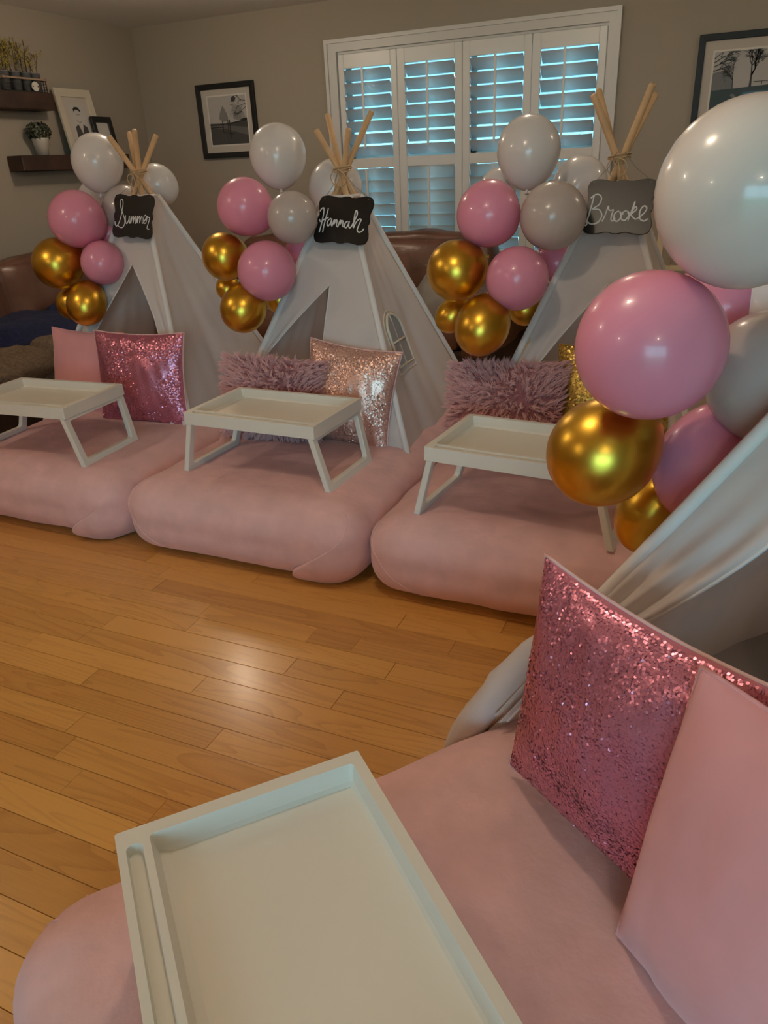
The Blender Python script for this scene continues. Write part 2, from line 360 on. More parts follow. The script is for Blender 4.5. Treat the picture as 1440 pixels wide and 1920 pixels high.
for i in range(4):
    b = MB(); x0, x1 = GAPS[i] + 0.0015, GAPS[i + 1] - 0.0015; a0, a1 = OPEN[i]
    zb, zt = WZ0 + 0.016, WZ1 - 0.016
    b.box(x0, a0, ys0, ys1, zb, zt); b.box(a1, x1, ys0, ys1, zb, zt)
    b.box(a0, a1, ys0, ys1, 1.876, zt); b.box(a0, a1, ys0, ys1, 1.276, 1.338); b.box(a0, a1, ys0, ys1, zb, 0.745)
    sp = soften(b.build('shutter_panel', M['shutter'], win), 0.003, 1)
    for (z0, z1, tilt) in ((1.338, 1.876, UPT[i]), (0.745, 1.276, LOT[i])):
        nl = 7; pitch = (z1 - z0) / (nl + 0.12)
        for q in range(nl):
            if louver_me is None:
                o = louver_b.build('louver', M['louver'], sp, True); louver_me = o.data
            else:
                o = bpy.data.objects.new('louver', louver_me); COL.objects.link(o); o.parent = sp
            o.location = (a0 + 0.003, YB + 0.004, z0 + pitch * (q + 0.56)); o.scale = (a1 - a0 - 0.006, 1, 1)
            o.rotation_euler = (-math.radians(tilt), 0, 0)
        r = MB(); r.box(RODX[i] - 0.0065, RODX[i] + 0.0065, YB - 0.046, YB - 0.036, z0 + 0.06, z1 - 0.004); r.build('tilt_rod', M['shutter'], sp)
# sash and panes behind the shutters
b = MB(); yy0, yy1 = YB + 0.085, YB + 0.115
for xa, xb in ((WX0 + .014, -1.735), (-1.695, WX1 - .014)):
    b.box(xa, xa + .04, yy0, yy1, WZ0 + .014, WZ1 - .014); b.box(xb - .04, xb, yy0, yy1, WZ0 + .014, WZ1 - .014)
    b.box(xa, xb, yy0, yy1, WZ1 - .054, WZ1 - .014); b.box(xa, xb, yy0, yy1, WZ0 + .014, WZ0 + .054); b.box(xa, xb, yy0, yy1, 1.32, 1.36)
b.box(-1.735, -1.695, yy0, yy1, WZ0 + .014, WZ1 - .014)
b.build('window_sash', M['trim'], win)
for xa, xb in ((WX0 + .054, -1.775), (-1.655, WX1 - .054)):
    for za, zb in ((WZ0 + .054, 1.32), (1.36, WZ1 - .054)):
        p = MB(); p.box(xa, xb, YB + .098, YB + .102, za, zb); p.build('pane', M['glass'], win)
# glazed door behind the camera
b = MB()
b.box(DX0, DX0 + .05, YF - T, YF, 0, DZ1); b.box(DX1 - .05, DX1, YF - T, YF, 0, DZ1); b.box(DX0 + .05, DX1 - .05, YF - T, YF, DZ1 - .05, DZ1); b.box((DX0 + DX1) / 2 - .04, (DX0 + DX1) / 2 + .04, YF - .1, YF - .04, 0, DZ1 - .05)
b.box(DX0 - .07, DX0, YF, YF + .02, 0, DZ1 + .07); b.box(DX1, DX1 + .07, YF, YF + .02, 0, DZ1 + .07); b.box(DX0, DX1, YF, YF + .02, DZ1, DZ1 + .07)
dr = struct('door_1', b, M['trim'])
for xa, xb in ((DX0 + .05, .86), (.94, DX1 - .05)):
    p = MB(); p.box(xa, xb, YF - .075, YF - .07, 0.02, DZ1 - .05); p.build('pane', M['glass'], dr)
b = MB(); b.box(DX0 - 1.2, DX1 + 1.2, YF - T - 1.1, YF - T, 2.2, 2.3); struct('sky_blocker_1', b, M['trim'])      # unseen roof slab added to cut the sky light entering the glazed door
# outside: lawn, deck railing, neighbour's house
b = MB(); b.box(-40, 40, -40, 40, -0.75, -0.7); struct('ground', b, M['grass'])
rail = thing('deck_railing', 'white deck railing with thin balusters outside the shuttered window', 'railing', (-1.6, 8.2, -0.7))
b = MB(); b.box(-3.2, 3.2, -0.03, 0.03, 2.18, 2.26); b.build('top_rail', M['trim'], rail)
b = MB(); b.box(-3.2, 3.2, -0.02, 0.02, 1.28, 1.34); b.build('bottom_rail', M['trim'], rail)
b = MB(); b.box(-.018, .018, -.018, .018, 1.34, 2.18); bal = b.build('baluster', M['siding'], rail); bal.location = (-3.0, 0, 0)
for k in range(1, 41):
    o = bal.copy(); COL.objects.link(o); o.location = (-3.0 + k * 0.15, 0, 0)
b = MB()
b.box(-.05, .05, -.05, .05, 0, 2.3); post = b.build('post', M['trim'], rail)
for px_ in (-3.2, 3.2):
    o = post.copy(); COL.objects.link(o); o.location = (px_, 0, 0)
house = thing('neighbor_house', 'pale sided house with grey roof outside the shuttered window', 'house', (-6.0, 16.0, -0.7))
b = MB(); b.box(-7, 7, 0, 6, 0, 3.0); b.build('wall', M['siding'], house)
b = MB(); b.add([(-7.4, -.5, 2.95), (7.4, -.5, 2.95), (7.4, 3, 5.0), (-7.4, 3, 5.0), (-7.4, 6.5, 2.95), (7.4, 6.5, 2.95)], [(0, 1, 2, 3), (3, 2, 5, 4), (0, 3, 4), (1, 5, 2), (0, 4, 5, 1)]); b.build('roof', M['roof'], house)
for wx in (-4.5, -1.0, 2.2, 5.2):
    b = MB(); b.box(wx - .5, wx + .5, -.05, 0.02, 1.1, 2.4); b.build('window', M['darkglass'], house)

# ------------------------------------------------------------------ ceiling downlights
for i, (lx, ly, where) in enumerate(LAMPS):
    t = thing('recessed_downlight', 'round warm ceiling downlight in the ' + where, 'ceiling light', (lx, ly, CEIL), group='recessed ceiling downlights')
    b = MB(); b.lathe([(0.060, -0.002), (0.062, -0.010), (0.085, -0.006), (0.088, 0.0)], 28); b.build('trim_ring', M['trim'], t, True)
    b = MB(); b.lathe([(0.0595, -0.004), (0.0595, -0.002)], 28); b.build('lens', M['lens'], t)

# ------------------------------------------------------------------ floor beds (inflated mattresses under pink velvet sheets)
BW, BH, BR = 0.493, 0.27, 0.135
def bed_surface(x, y, nx, ny, nzv, L, seed):
    """displacement along the normal"""
    d = 0.0045 * nz(x * 2.3 + seed, y * 2.3, seed * 1.7) + 0.0018 * nz(x * 8 + seed, y * 6, 3.1)
    d += 0.0030 * nz((x + y) * 7 + seed, (x - y) * 1.6, 9.0) + 0.0035 * (1 - abs(nz(x * 3.3 - y * 2 + seed, x * 1.1 + y * 4.1, seed + 5)) * 3.0 if abs(nz(x * 3.3 - y * 2 + seed, x * 1.1 + y * 4.1, seed + 5)) < .33 else 0) * (0.4 + nz(x * 2 + seed, y * 2, 8.8))
    if nzv > 0.6: d += 0.012 * (1 - (x / BW) ** 2) * nzv            # crown
    side = 1 - abs(nzv)
    d += 0.0045 * side * nz((x * 1.0 + y) * 9 + seed, nzv * 1.3, 2.2)
    return d
def make_bed(loc, rot, label, seed, L=1.42):
    t = thing('floor_bed', label, 'bed', loc, rot, 'pink floor beds')
    ex = [math.tan(math.radians(a)) * BR for a in (0, 7, 14, 21, 28, 35, 40, 45)]
    def axis(h0, h1, step):
        inner0, inner1 = h0 + BR, h1 - BR
        n = max(2, int((inner1 - inner0) / step)); mid = [inner0 + (inner1 - inner0) * k / n for k in range(n + 1)]
        return [inner0 - e for e in ex[:0:-1]] + mid + [inner1 + e for e in ex[1:]]
    X = axis(-BW, BW, 0.022); Y = axis(0, L, 0.022); Z = [BR - e for e in ex[:0:-1]] + [BR] + [BR + e for e in ex[1:]]
    V = {}; verts = []; faces = []
    def vid(i, j, k):
        key = (i, j, k)
        if key not in V:
            p = Vector((X[i], Y[j], Z[k]))
            q = Vector((max(-BW + BR, min(BW - BR, p.x)), max(BR, min(L - BR, p.y)), BR))
            d = (p - q).normalized(); s = q + d * BR
            # squarer shoulders: fuller than a half-round
            full = 1 + 0.10 * (abs(d.z) * (1 - abs(d.z)) * 4) ** 2 * (1 if d.z > 0 else 0.6)
            s = q + d * BR * full
            s += d * bed_surface(s.x, s.y, d.x, d.y, d.z, L, seed)
            s.z = max(0.003, s.z); V[key] = len(verts); verts.append(s)
        return V[key]
    I, J, K = len(X) - 1, len(Y) - 1, len(Z) - 1
    for i in range(I):
        for j in range(J):
            faces.append((vid(i, j, K), vid(i + 1, j, K), vid(i + 1, j + 1, K), vid(i, j + 1, K)))
            faces.append((vid(i, j, 0), vid(i, j + 1, 0), vid(i + 1, j + 1, 0), vid(i + 1, j, 0)))
    for i in range(I):
        for k in range(K):
            faces.append((vid(i, 0, k), vid(i + 1, 0, k), vid(i + 1, 0, k + 1), vid(i, 0, k + 1)))
            faces.append((vid(i, J, k), vid(i, J, k + 1), vid(i + 1, J, k + 1), vid(i + 1, J, k)))
    for j in range(J):
        for k in range(K):
            faces.append((vid(0, j, k), vid(0, j, k + 1), vid(0, j + 1, k + 1), vid(0, j + 1, k)))
            faces.append((vid(I, j, k), vid(I, j + 1, k), vid(I, j + 1, k + 1), vid(I, j, k + 1)))
    obj('fitted_sheet', verts, faces, M['velvet'], t, True)
    # surface point for arclength s measured from the middle of a front corner, side sgn (+1 right, -1 left); phi = height angle
    def surf(s, phi, sgn, off):
        arc = BR * math.pi / 4
        if s < -arc: bx, by, nxx, nyy = (BW - BR) + (s + arc), BR, 0.0, -1.0
        elif s > arc: bx, by, nxx, nyy = BW - BR, BR + (s - arc), 1.0, 0.0
        else:
            a = s / BR; bx, by = BW - BR, BR; nxx, nyy = math.sin(a + math.pi / 4), -math.cos(a + math.pi / 4)
        cz, sz = math.cos(phi), math.sin(phi)
        full = 1 + 0.10 * (abs(sz) * (1 - abs(sz)) * 4) ** 2 * (1 if sz > 0 else 0.6)
        d = Vector((nxx * cz * sgn, nyy * cz, sz)); q = Vector((bx * sgn, by, BR)); p = q + d * BR * full
        p += d * (bed_surface(p.x, p.y, d.x, d.y, d.z, L, seed) + off); p.z = max(0.004, p.z)
        return p
    # folded corner of the sheet, right front
    b = MB()
    def tuck(u, v):
        phi = lerp(-1.12, 0.95, v)
        s0 = lerp(-0.30, 0.02, smooth01(v) ** 0.8) + 0.20 * max(0, 1 - v / 0.34) ** 2
        s = lerp(s0, 0.22, u)
        off = 0.016 * (1 - smooth01(u * 1.6)) * (1 - 0.55 * v) + 0.003 + 0.006 * (1 - v) * math.sin(u * 9 + seed) * u
        if u == 0: off = 0.0
        off += 0.006 * (1 - v) ** 2
        return surf(s, phi, 1, off)
    b.grid(lambda u, v: tuck(u ** 1.6, v), 26, 22); soften(b.build('corner_tuck', M['velvet'], t, True), 0.001, 1)
    # piped seam curving down from the left front corner
    for side, s_top, s_bot, p_top in ((-1, 0.03, -0.20, 0.85), (-1, 0.10, -0.07, 0.7)):
        pts = [surf(lerp(s_top, s_bot, smooth01(k / 16) ** 1.2), lerp(p_top, -1.2, k / 16), side, -0.0008) for k in range(17)]
        b = MB(); b.tube(pts, 0.003, 6); b.build('seam_piping', M['velvet'], t, True)
    return t
ANG4 = -math.atan2(0.622, 0.783)
W4 = Vector((math.cos(ANG4), math.sin(ANG4), 0)); L4 = Vector((-math.sin(ANG4), math.cos(ANG4), 0)); F4 = Vector((-0.945, 0.487, 0))
def in4(w, l, z): return F4 + W4 * w + L4 * l + Vector((0, 0, z))
make_bed((-2.492, 1.90, 0), 0.0, 'pink velvet floor bed at far left beside the leather sofa', 1.0)
make_bed((-1.495, 1.90, 0), 0.0, 'pink velvet floor bed in the middle of the row of three', 5.0)
make_bed((-0.495, 1.90, 0), 0.0, 'pink velvet floor bed at the right end of the far row', 9.0)
make_bed(in4(0.495, 0, 0), ANG4, 'pink velvet floor bed nearest the camera, set at an angle', 14.0).scale.z = 0.91

# ------------------------------------------------------------------ bed trays
def rounded_ring(x0, x1, y0, y1, r, z, n=5):
    out = []
    for cx, cy, a0 in ((x1 - r, y1 - r, 0), (x0 + r, y1 - r, 90), (x0 + r, y0 + r, 180), (x1 - r, y0 + r, 270)):
        for k in range(n + 1):
            a = math.radians(a0 + 90 * k / n); out.append((cx + r * math.cos(a), cy + r * math.sin(a), z))
    return out
def tray_top_mesh():
    w, d, zt, h = 0.545, 0.355, 0.24, 0.044
    slot = (-w / 2 + 0.028, w / 2 - 0.028, -d / 2 + 0.011, -d / 2 + 0.033)
    rec = (-w / 2 + 0.021, w / 2 - 0.021, -d / 2 + 0.043, d / 2 - 0.017)
    bm = bmesh.new()
    def loop(pts):
        vs_ = [bm.verts.new(p) for p in pts]
        es = [bm.edges.new((vs_[i], vs_[(i + 1) % len(vs_)])) for i in range(len(vs_))]
        return vs_, es
    def skin(a, c_):
        for i in range(len(a)): bm.faces.new((a[i], a[(i + 1) % len(a)], c_[(i + 1) % len(a)], c_[i]))
    o1, e1 = loop(rounded_ring(-w / 2, w / 2, -d / 2, d / 2, 0.004, zt))
    s1, e2 = loop(rounded_ring(*slot, 0.0105, zt)); r1, e3 = loop(rounded_ring(*rec, 0.006, zt))
    bmesh.ops.triangle_fill(bm, use_beauty=True, use_dissolve=False, edges=e1 + e2 + e3)
    o2, _ = loop(rounded_ring(-w / 2 - .001, w / 2 + .001, -d / 2 - .001, d / 2 + .001, 0.004, zt - h)); skin(o1, o2); bm.faces.new(o2)
    s2, _ = loop(rounded_ring(slot[0] + .002, slot[1] - .002, slot[2] + .002, slot[3] - .002, 0.0085, zt - 0.015)); skin(s1, s2); bm.faces.new(s2)
    r2, _ = loop(rounded_ring(rec[0] + .004, rec[1] - .004, rec[2] + .008, rec[3] - .004, 0.006, zt - 0.029)); skin(r1, r2)
    r3, _ = loop(rounded_ring(rec[0] + .009, rec[1] - .009, rec[2] + .020, rec[3] - .008, 0.006, zt - 0.0345)); skin(r2, r3); bm.faces.new(r3)
    bmesh.ops.recalc_face_normals(bm, faces=bm.faces[:]); bm.normal_update()
    return bm
def leg_frame_mesh(sgn):
    """closed trapezoid leg frame hinged under the short side"""
    b = MB(); zt = 0.196; x_t, x_b = sgn * 0.266, sgn * 0.318
    def X(z): return lerp(x_b, x_t, z / zt)
    # outer and inner outlines in the frame's plane
    outer = [(-0.1765, zt), (-0.172, 0.004), (-0.167, 0.0), (0.155, 0.0), (0.160, 0.004), (0.1765, zt)]
    inner = [(-0.146, zt - 0.014), (-0.148, zt - 0.024), (-0.142, 0.034), (-0.134, 0.027), (0.122, 0.027), (0.130, 0.034), (0.146, zt - 0.024), (0.144, zt - 0.014)]
    bm = bmesh.new()
    def loop(pts):
        vs_ = [bm.verts.new((X(z), y, z)) for y, z in pts]
        return vs_, [bm.edges.new((vs_[i], vs_[(i + 1) % len(vs_)])) for i in range(len(vs_))]
    _, e1 = loop(outer); _, e2 = loop(inner)
    r = bmesh.ops.triangle_fill(bm, use_beauty=True, edges=e1 + e2)
    fs = [f for f in r['geom'] if isinstance(f, bmesh.types.BMFace)]
    ex_ = bmesh.ops.extrude_face_region(bm, geom=fs)
    for v in [g for g in ex_['geom'] if isinstance(g, bmesh.types.BMVert)]: v.co.x -= sgn * 0.021
    bmesh.ops.recalc_face_normals(bm, faces=bm.faces[:])
    return bm
def make_tray(loc, rot, label):
    t = thing('bed_tray', label, 'tray table', loc, rot, 'white folding bed trays')
    o = bmobj('tray_top', tray_top_mesh(), M['tray'], t); soften(o, 0.0022, 2, 40)
    for sgn in (-1, 1):
        o = bmobj('leg_frame', leg_frame_mesh(sgn), M['tray'], t); soften(o, 0.003, 2, 40)
    return t
ZB = 0.283
make_tray((-2.533, 2.158, ZB - .010), 0.06, 'white folding tray at far left, beside the pink sequin pillow')
make_tray((-1.485, 2.262, ZB - .010), -0.023, 'white folding tray in front of the rose gold pillow')
make_tray((-0.508, 2.164, ZB - .010), -0.09, 'white folding tray in front of the shaggy pillow and gold pillow')
A4 = ANG4 - math.radians(3.4); TW = Vector((math.cos(A4), math.sin(A4), 0)); TL_ = Vector((-math.sin(A4), math.cos(A4), 0))
c4 = Vector((-0.661, 0.511, ZB - .026)) + TW * 0.2725 + TL_ * 0.1775
make_tray(c4, A4, 'large white folding tray nearest the camera with side slot')

# ------------------------------------------------------------------ teepees
def make_teepee(loc, rot, label, b_=0.53, ha=1.29, tip=(0.0, 0.86), left=(0.84, 0.36), right=(0.80, 0.36), exts=(0.165, 0.24, 0.17, 0.23), seed=1.0, window=False, twist=0.012, gather=False):
    t = thing('play_teepee', label, 'teepee', loc, rot, 'white canvas play teepees')
    zt = ha - 0.105
    def w(z): return b_ * (1 - z / ha)
    def corner(sx, sy, z): return Vector((sx * (w(z) + 0.006), sy * (w(z) + 0.006), z))
    # poles: each passes its own side of the crossing point
    order = {(1, 1): exts[0], (1, -1): exts[1], (-1, 1): exts[2], (-1, -1): exts[3]}
    cross = {(1, 1): (-0.010, -0.014), (1, -1): (-0.016, 0.012), (-1, 1): (0.014, -0.010), (-1, -1): (0.012, 0.016)}
    for k, e in order.items():
        b0 = Vector((k[0] * (b_ - .004), k[1] * (b_ - .004), 0.0)); c = Vector((cross[k][0], cross[k][1], ha))
        d = (c - b0).normalized(); top = c + d * e
        b = MB(); b.tube([b0, lerp(b0, top, .5), top - d * .004, top], [0.0118, 0.0118, 0.0118, 0.0098], 12); b.build('pole', M['pole'], t, True)
    # binding twine and bow
    b = MB()
    for q in range(3):
        rr = 0.033 + 0.002 * (q % 2); b.tube([(rr * math.cos(a) * 1.15, rr * math.sin(a), ha - 0.008 + q * 0.005 + 0.006 * math.sin(a + q)) for a in [2 * math.pi * i / 20 for i in range(20)]], 0.0021, 5, closed=True)
    for sx in (-1, 1):
        b.tube([(sx * (0.004 + 0.030 * math.sin(a)), -0.040 - 0.006 * math.sin(2 * a), ha - 0.008 - 0.036 * (1 - math.cos(a)) * .8) for a in [math.pi * i / 10 for i in range(11)]], 0.0022, 5)
        b.tube([(0, -0.04, ha - 0.01), (sx * 0.012, -0.045, ha - 0.05), (sx * 0.016, -0.048, ha - 0.085)], 0.002, 5)
    b.build('twine_binding', M['twine'], t, True)
    # plain panels
    def panel(ca, cb, nrm, kk):
        def fn(u, v):
            z = lerp(0.001, zt, v); A = corner(*ca, z); B = corner(*cb, z); p = lerp(A, B, u)
            s = math.sin(math.pi * u); amp = s * w(z)
            off = -0.030 * s * math.sin(math.pi * min(1, v * 1.1)) * 0.8 + amp * (0.022 * math.sin(5.5 * math.pi * u + kk) + 0.014 * math.sin(11 * math.pi * u + kk * 2 + 2.5 * v)) * (0.35 + 0.65 * (1 - v))
            off += 0.010 * s * nz(u * 3 + kk * 7, v * 4, seed)
            return p + Vector(nrm) * off
        b = MB(); b.grid(fn, 30, 34); b.fn = fn; return b
    panel((1, 1), (-1, 1), (0, 1, 0), seed + .3).build('back_panel', M['canvas'], t, True)
    panel((-1, 1), (-1, -1), (-1, 0, 0), seed + 1.3).build('side_panel', M['canvas'], t, True)
    rp = panel((1, -1), (1, 1), (1, 0, 0), seed + 2.3); rpfn = rp.fn; rp.build('side_panel', M['canvas'], t, True)
    b = MB(); e = .035 if gather else -.004; b.box(-b_ - e, b_ + e, -b_ - min(e, .01), b_ + e, .002, .004); b.build('ground_cloth', M['canvas'], t)
    # front: yoke above the slit and two flaps
    xt, ztip = tip
    def yfront(x, z):
        s = math.sin(math.pi * max(0, min(1, (x / (w(z) + .006) + 1) / 2)))
        return -(w(z) + 0.006) + 0.010 * s + 0.010 * s * nz(x * 7, z * 6, seed)
    def yoke(u, v):
        z = lerp(ztip, zt, v); A = corner(-1, -1, z); B = corner(1, -1, z); p = lerp(A, B, u)
        p.y = yfront(p.x, z); return p
    b = MB(); b.grid(yoke, 24, 14); b.build('front_yoke', M['canvas'], t, True)
    for sgn, (frac, zl) in ((-1, left), (1, right)):
        def flap(u, v, sgn=sgn, frac=frac, zl=zl):
            z = lerp(0.262, ztip, v)
            if z > zl:
                k = (ztip - z) / (ztip - zl); xin = lerp(xt, sgn * frac * w(zl), k + math.sin(math.pi * k) * (-0.16 if gather else .035))
            else: xin = sgn * frac * w(z) + sgn * 0.0
            xo = sgn * (w(z) + 0.006); x = lerp(xo, xin, u)
            y = yfront(x, z)
            k = 1 - v
            folds = (0.018 if not gather else 0.022) * k * min(1, k * 2) * math.sin(u * math.pi * (3.0 if not gather else 5.0) + seed + sgn) * min(1, 4 * u)
            y += folds - 0.016 * k * min(1, k * 2) * u + 0.006 * min(1, k * 3) * nz(u * 4 + seed, v * 5, sgn)
            return Vector((x, y, z))
        b = MB(); b.grid(flap, 22, 30); o = b.build('front_flap', M['canvas'], t, True)
        # hem along the opening
        b = MB(); b.tube([flap(1.0, k / 24) for k in range(25)], 0.0035, 6); b.build('hem', M['sleeve'], t, True)
    # stitched pole sleeves
    for sx in (-1, 1):
        for sy in (-1, 1):
            b = MB(); pts = [corner(sx, sy, lerp(0.01, zt, k / 18)) + Vector((sx, sy, 0)) * 0.001 * nz(k * .9, sx, sy) for k in range(19)]
            b.tube(pts, [0.0132] * 19, 10); b.build('pole_sleeve', M['sleeve'], t, True)
    if gather:      # bunched cloth spilling over the bed's edge at the foot of the front left pole
        b = MB(); pts = []; rs_ = []
        for k in range(15):
            z = lerp(0.10, 0.52, k / 14); pts.append(corner(-1, -1, z) + Vector((-0.016, -0.012, 0.0)) * math.sin(math.pi * k / 14)); rs_.append(0.014 + 0.022 * math.sin(math.pi * k / 14) ** 0.7)
        b.tube(pts, rs_, 22)
        b.v = [tuple(Vector(p) + Vector((1, 1, 0)) * 0.007 * nz(p[0] * 30, p[1] * 30, p[2] * 5)) for p in b.v]
        b.build('gathered_cloth', M['canvas'], t, True)
    # collar at the top
    b = MB()
    for k in range(4):
        A = corner(*((-1, -1), (1, -1), (1, 1), (-1, 1))[k], zt); B = corner(*((1, -1), (1, 1), (-1, 1), (-1, -1))[k], zt); b.tube([A, lerp(A, B, .5), B], 0.008, 6)
    b.build('top_hem', M['sleeve'], t, True)
    if window:
        # arched window stitched into the right-hand side panel
        n_ = Vector((1, 0, b_ / ha)).normalized(); zc, yc = window
        hw, hh = 0.078, 0.108
        arch = [(-hw, -hh), (hw, -hh)] + [(hw * math.cos(a), 0.045 + (hh - 0.045) * math.sin(a)) for a in [math.pi * k / 12 for k in range(13)]]
        def P(s, q, d=0):
            z = zc + q * 0.92; y = yc + s; return rpfn((y / (w(z) + .006) + 1) / 2, (z - .001) / (zt - .001)) + n_ * (d + .004)
        b = MB(); b.add([P(s, q, 0) for s, q in arch] + [P(s, q, -.003) for s, q in arch], [tuple(range(len(arch))), tuple(range(len(arch), 2 * len(arch)))[::-1]] + [(i, (i + 1) % len(arch), len(arch) + (i + 1) % len(arch), len(arch) + i) for i in range(len(arch))])
        b.build('window_net', M['net'], t)
        b = MB(); b.tube([P(s, q, .002) for s, q in arch], 0.006, 6, closed=True)
        b.tube([P(0, -hh, .002), P(0, hh, .002)], 0.0045, 6); b.tube([P(-hw, -0.005, .002), P(hw, -0.005, .002)], 0.0045, 6)
        b.tube([P(s * 1.22, q * 1.2 - .004, -.004) for s, q in arch], 0.003, 6, closed=True)
        b.build('window_stitching', M['stitch'], t, True)
    return t
make_teepee((-2.560, 3.0, 0), 0.0, 'white canvas teepee at far left with an open triangular doorway', tip=(0.012, 0.93), left=(0.66, 0.60), right=(0.80, 0.60), exts=(0.17, 0.19, 0.19, 0.17), seed=1.2, ha=1.315)
make_teepee((-1.515, 3.0, 0), 0.0, 'white canvas teepee in the middle of the row, window in its side', tip=(0.0, 0.86), left=(0.92, 0.57), right=(-0.02, 0.35), exts=(0.165, 0.235, 0.16, 0.235), seed=4.1, window=(0.63, -0.10))
make_teepee((-0.425, 3.0, 0), 0.0, 'white canvas teepee at the right end of the row of three', b_=0.525, tip=(0.02, 0.88), left=(0.74, 0.57), right=(0.6, 0.45), exts=(0.22, 0.25, 0.24, 0.22), seed=7.7)
make_teepee(in4(0.5, 1.45, 0), ANG4, 'white canvas teepee at the right edge over the nearest bed', b_=0.60, ha=1.30, tip=(0.0, 1.0), left=(0.90, 0.42), right=(0.92, 0.5), seed=10.3, gather=True)

# ------------------------------------------------------------------ name signs
def Mloc(p, yaw, tilt, roll):
    return Matrix.Translation(p) @ Matrix.Rotation(yaw, 4, 'Z') @ Matrix.Rotation(-tilt, 4, 'X') @ Matrix.Rotation(roll, 4, 'Y')
def plaque_outline(w, h):
    """scalloped plaque: rounded shoulders, stepped waists on every side"""
    q = []
    hw, hh = w / 2, h / 2
    top = [(-0.80, 0.93), (-0.68, 1.0), (-0.50, 0.97), (-0.32, 0.925), (-0.17, 0.93), (-0.13, 0.96), (-0.05, 0.975), (0.05, 0.975), (0.13, 0.96), (0.17, 0.93), (0.32, 0.925), (0.50, 0.97), (0.68, 1.0), (0.80, 0.985), (0.90, 0.95)]
    right = [(0.96, 0.86), (1.0, 0.70), (0.985, 0.52), (0.93, 0.30), (0.915, 0.17), (0.945, 0.12), (0.96, 0.0), (0.945, -0.12), (0.915, -0.17), (0.93, -0.30), (0.985, -0.52), (1.0, -0.70), (0.96, -0.86), (0.90, -0.95)]
    top = [(-0.90, 0.95), (-0.80, 0.985)] + top[1:]
    bottom = [(-x, -y) for x, y in top[1:]]; leftp = [(-x, -y) for x, y in right]
    pts = top + right + bottom + leftp[:-1]
    return [(x * hw, y * hh) for x, y in pts]
def make_sign(p, yaw, tilt, roll, w, h, label, strokes, quad, cordtop, sw, board='board'):
    t = thing('name_sign', label, 'sign', (0, 0, 0)); t.matrix_world = Mloc(p, yaw, tilt, roll)
    out = plaque_outline(w, h); n = len(out)
    bm = bmesh.new(); f1 = [bm.verts.new((x, -0.004, z)) for x, z in out]; f2 = [bm.verts.new((x, 0.003, z)) for x, z in out]
    bm.faces.new(f1); bm.faces.new(f2[::-1])
    for i in range(n): bm.faces.new((f1[i], f2[i], f2[(i + 1) % n], f1[(i + 1) % n]))
    bmesh.ops.recalc_face_normals(bm, faces=bm.faces[:]); soften(bmobj('plaque', bm, M[board], t), 0.0015, 1, 50)
    # script: strokes traced as flat ribbons of chalk ink
    (x0, y0), (x1, y1), (x2, y2), (x3, y3) = quad     # TL TR BR BL in tracing coordinates
    def inv(px, py):
        u = v = .5
        for _ in range(12):
            X = (1 - u) * (1 - v) * x0 + u * (1 - v) * x1 + u * v * x2 + (1 - u) * v * x3; Y = (1 - u) * (1 - v) * y0 + u * (1 - v) * y1 + u * v * y2 + (1 - u) * v * y3
            a, b_ = (1 - v) * (x1 - x0) + v * (x2 - x3), (1 - u) * (x3 - x0) + u * (x2 - x1); c, d = (1 - v) * (y1 - y0) + v * (y2 - y3), (1 - u) * (y3 - y0) + u * (y2 - y1)
            det = a * d - b_ * c; ex_, ey_ = px - X, py - Y
            u += (ex_ * d - b_ * ey_) / det; v += (a * ey_ - c * ex_) / det
        return (u - .5) * w, (.5 - v) * h
    b = MB()
    for st in strokes:
        q = [Vector(inv(*s)) for s in st]; pts = []
        for i in range(len(q) - 1):          # Catmull-Rom
            p0, p1, p2, p3 = q[max(i - 1, 0)], q[i], q[i + 1], q[min(i + 2, len(q) - 1)]
            for k in range(6):
                s = k / 6; pts.append(0.5 * (2 * p1 + (p2 - p0) * s + (2 * p0 - 5 * p1 + 4 * p2 - p3) * s * s + (3 * p1 - p0 - 3 * p2 + p3) * s ** 3))
        pts.append(q[-1])
        b.tube([(a.x, -0.0042, a.y) for a in pts], sw, 6)
    o = b.build('script_lettering', M['chalk'], t, True)
    for v in o.data.vertices: v.co.y = -0.0042 + (v.co.y + 0.0042) * 0.25
    b = MB(); top = t.matrix_world.inverted() @ Vector(cordtop)
    for sx in (-1, 1): b.tube([(sx * w * 0.40, -0.006, h * 0.425), (sx * w * 0.40, 0.0, h * 0.47), lerp(Vector((sx * w * .40, 0, h * .47)), top, .5) + Vector((0, 0, -.004)), top + Vector((sx * .014, 0, 0))], 0.0011, 5)
    b.build('hanging_cord', M['cord'], t, True)
    return t
summer = [[(215, 1480), (222, 1530), (245, 1550), (275, 1510), (310, 1400), (332, 1270), (335, 1190), (315, 1150), (293, 1180), (300, 1260), (335, 1360), (367, 1450), (365, 1530), (330, 1575), (280, 1560), (258, 1525)],
          [(378, 1390), (384, 1490), (403, 1517), (428, 1470), (440, 1405), (440, 1480), (450, 1513), (462, 1450), (469, 1406), (467, 1512)],
          [(467, 1500), (482, 1440), (498, 1404), (503, 1430), (501, 1512)], [(501, 1500), (516, 1440), (532, 1404), (538, 1430), (536, 1500), (546, 1514), (560, 1450), (567, 1406), (565, 1512)],
          [(565, 1500), (582, 1440), (598, 1404), (603, 1430), (601, 1512)], [(601, 1500), (617, 1440), (634, 1406), (640, 1432), (640, 1500), (652, 1512), (675, 1480), (700, 1425), (692, 1392), (670, 1408), (660, 1465), (672, 1515), (698, 1500), (712, 1440), (718, 1405), (728, 1424), (750, 1432), (738, 1500), (716, 1570), (722, 1600), (748, 1602)]]
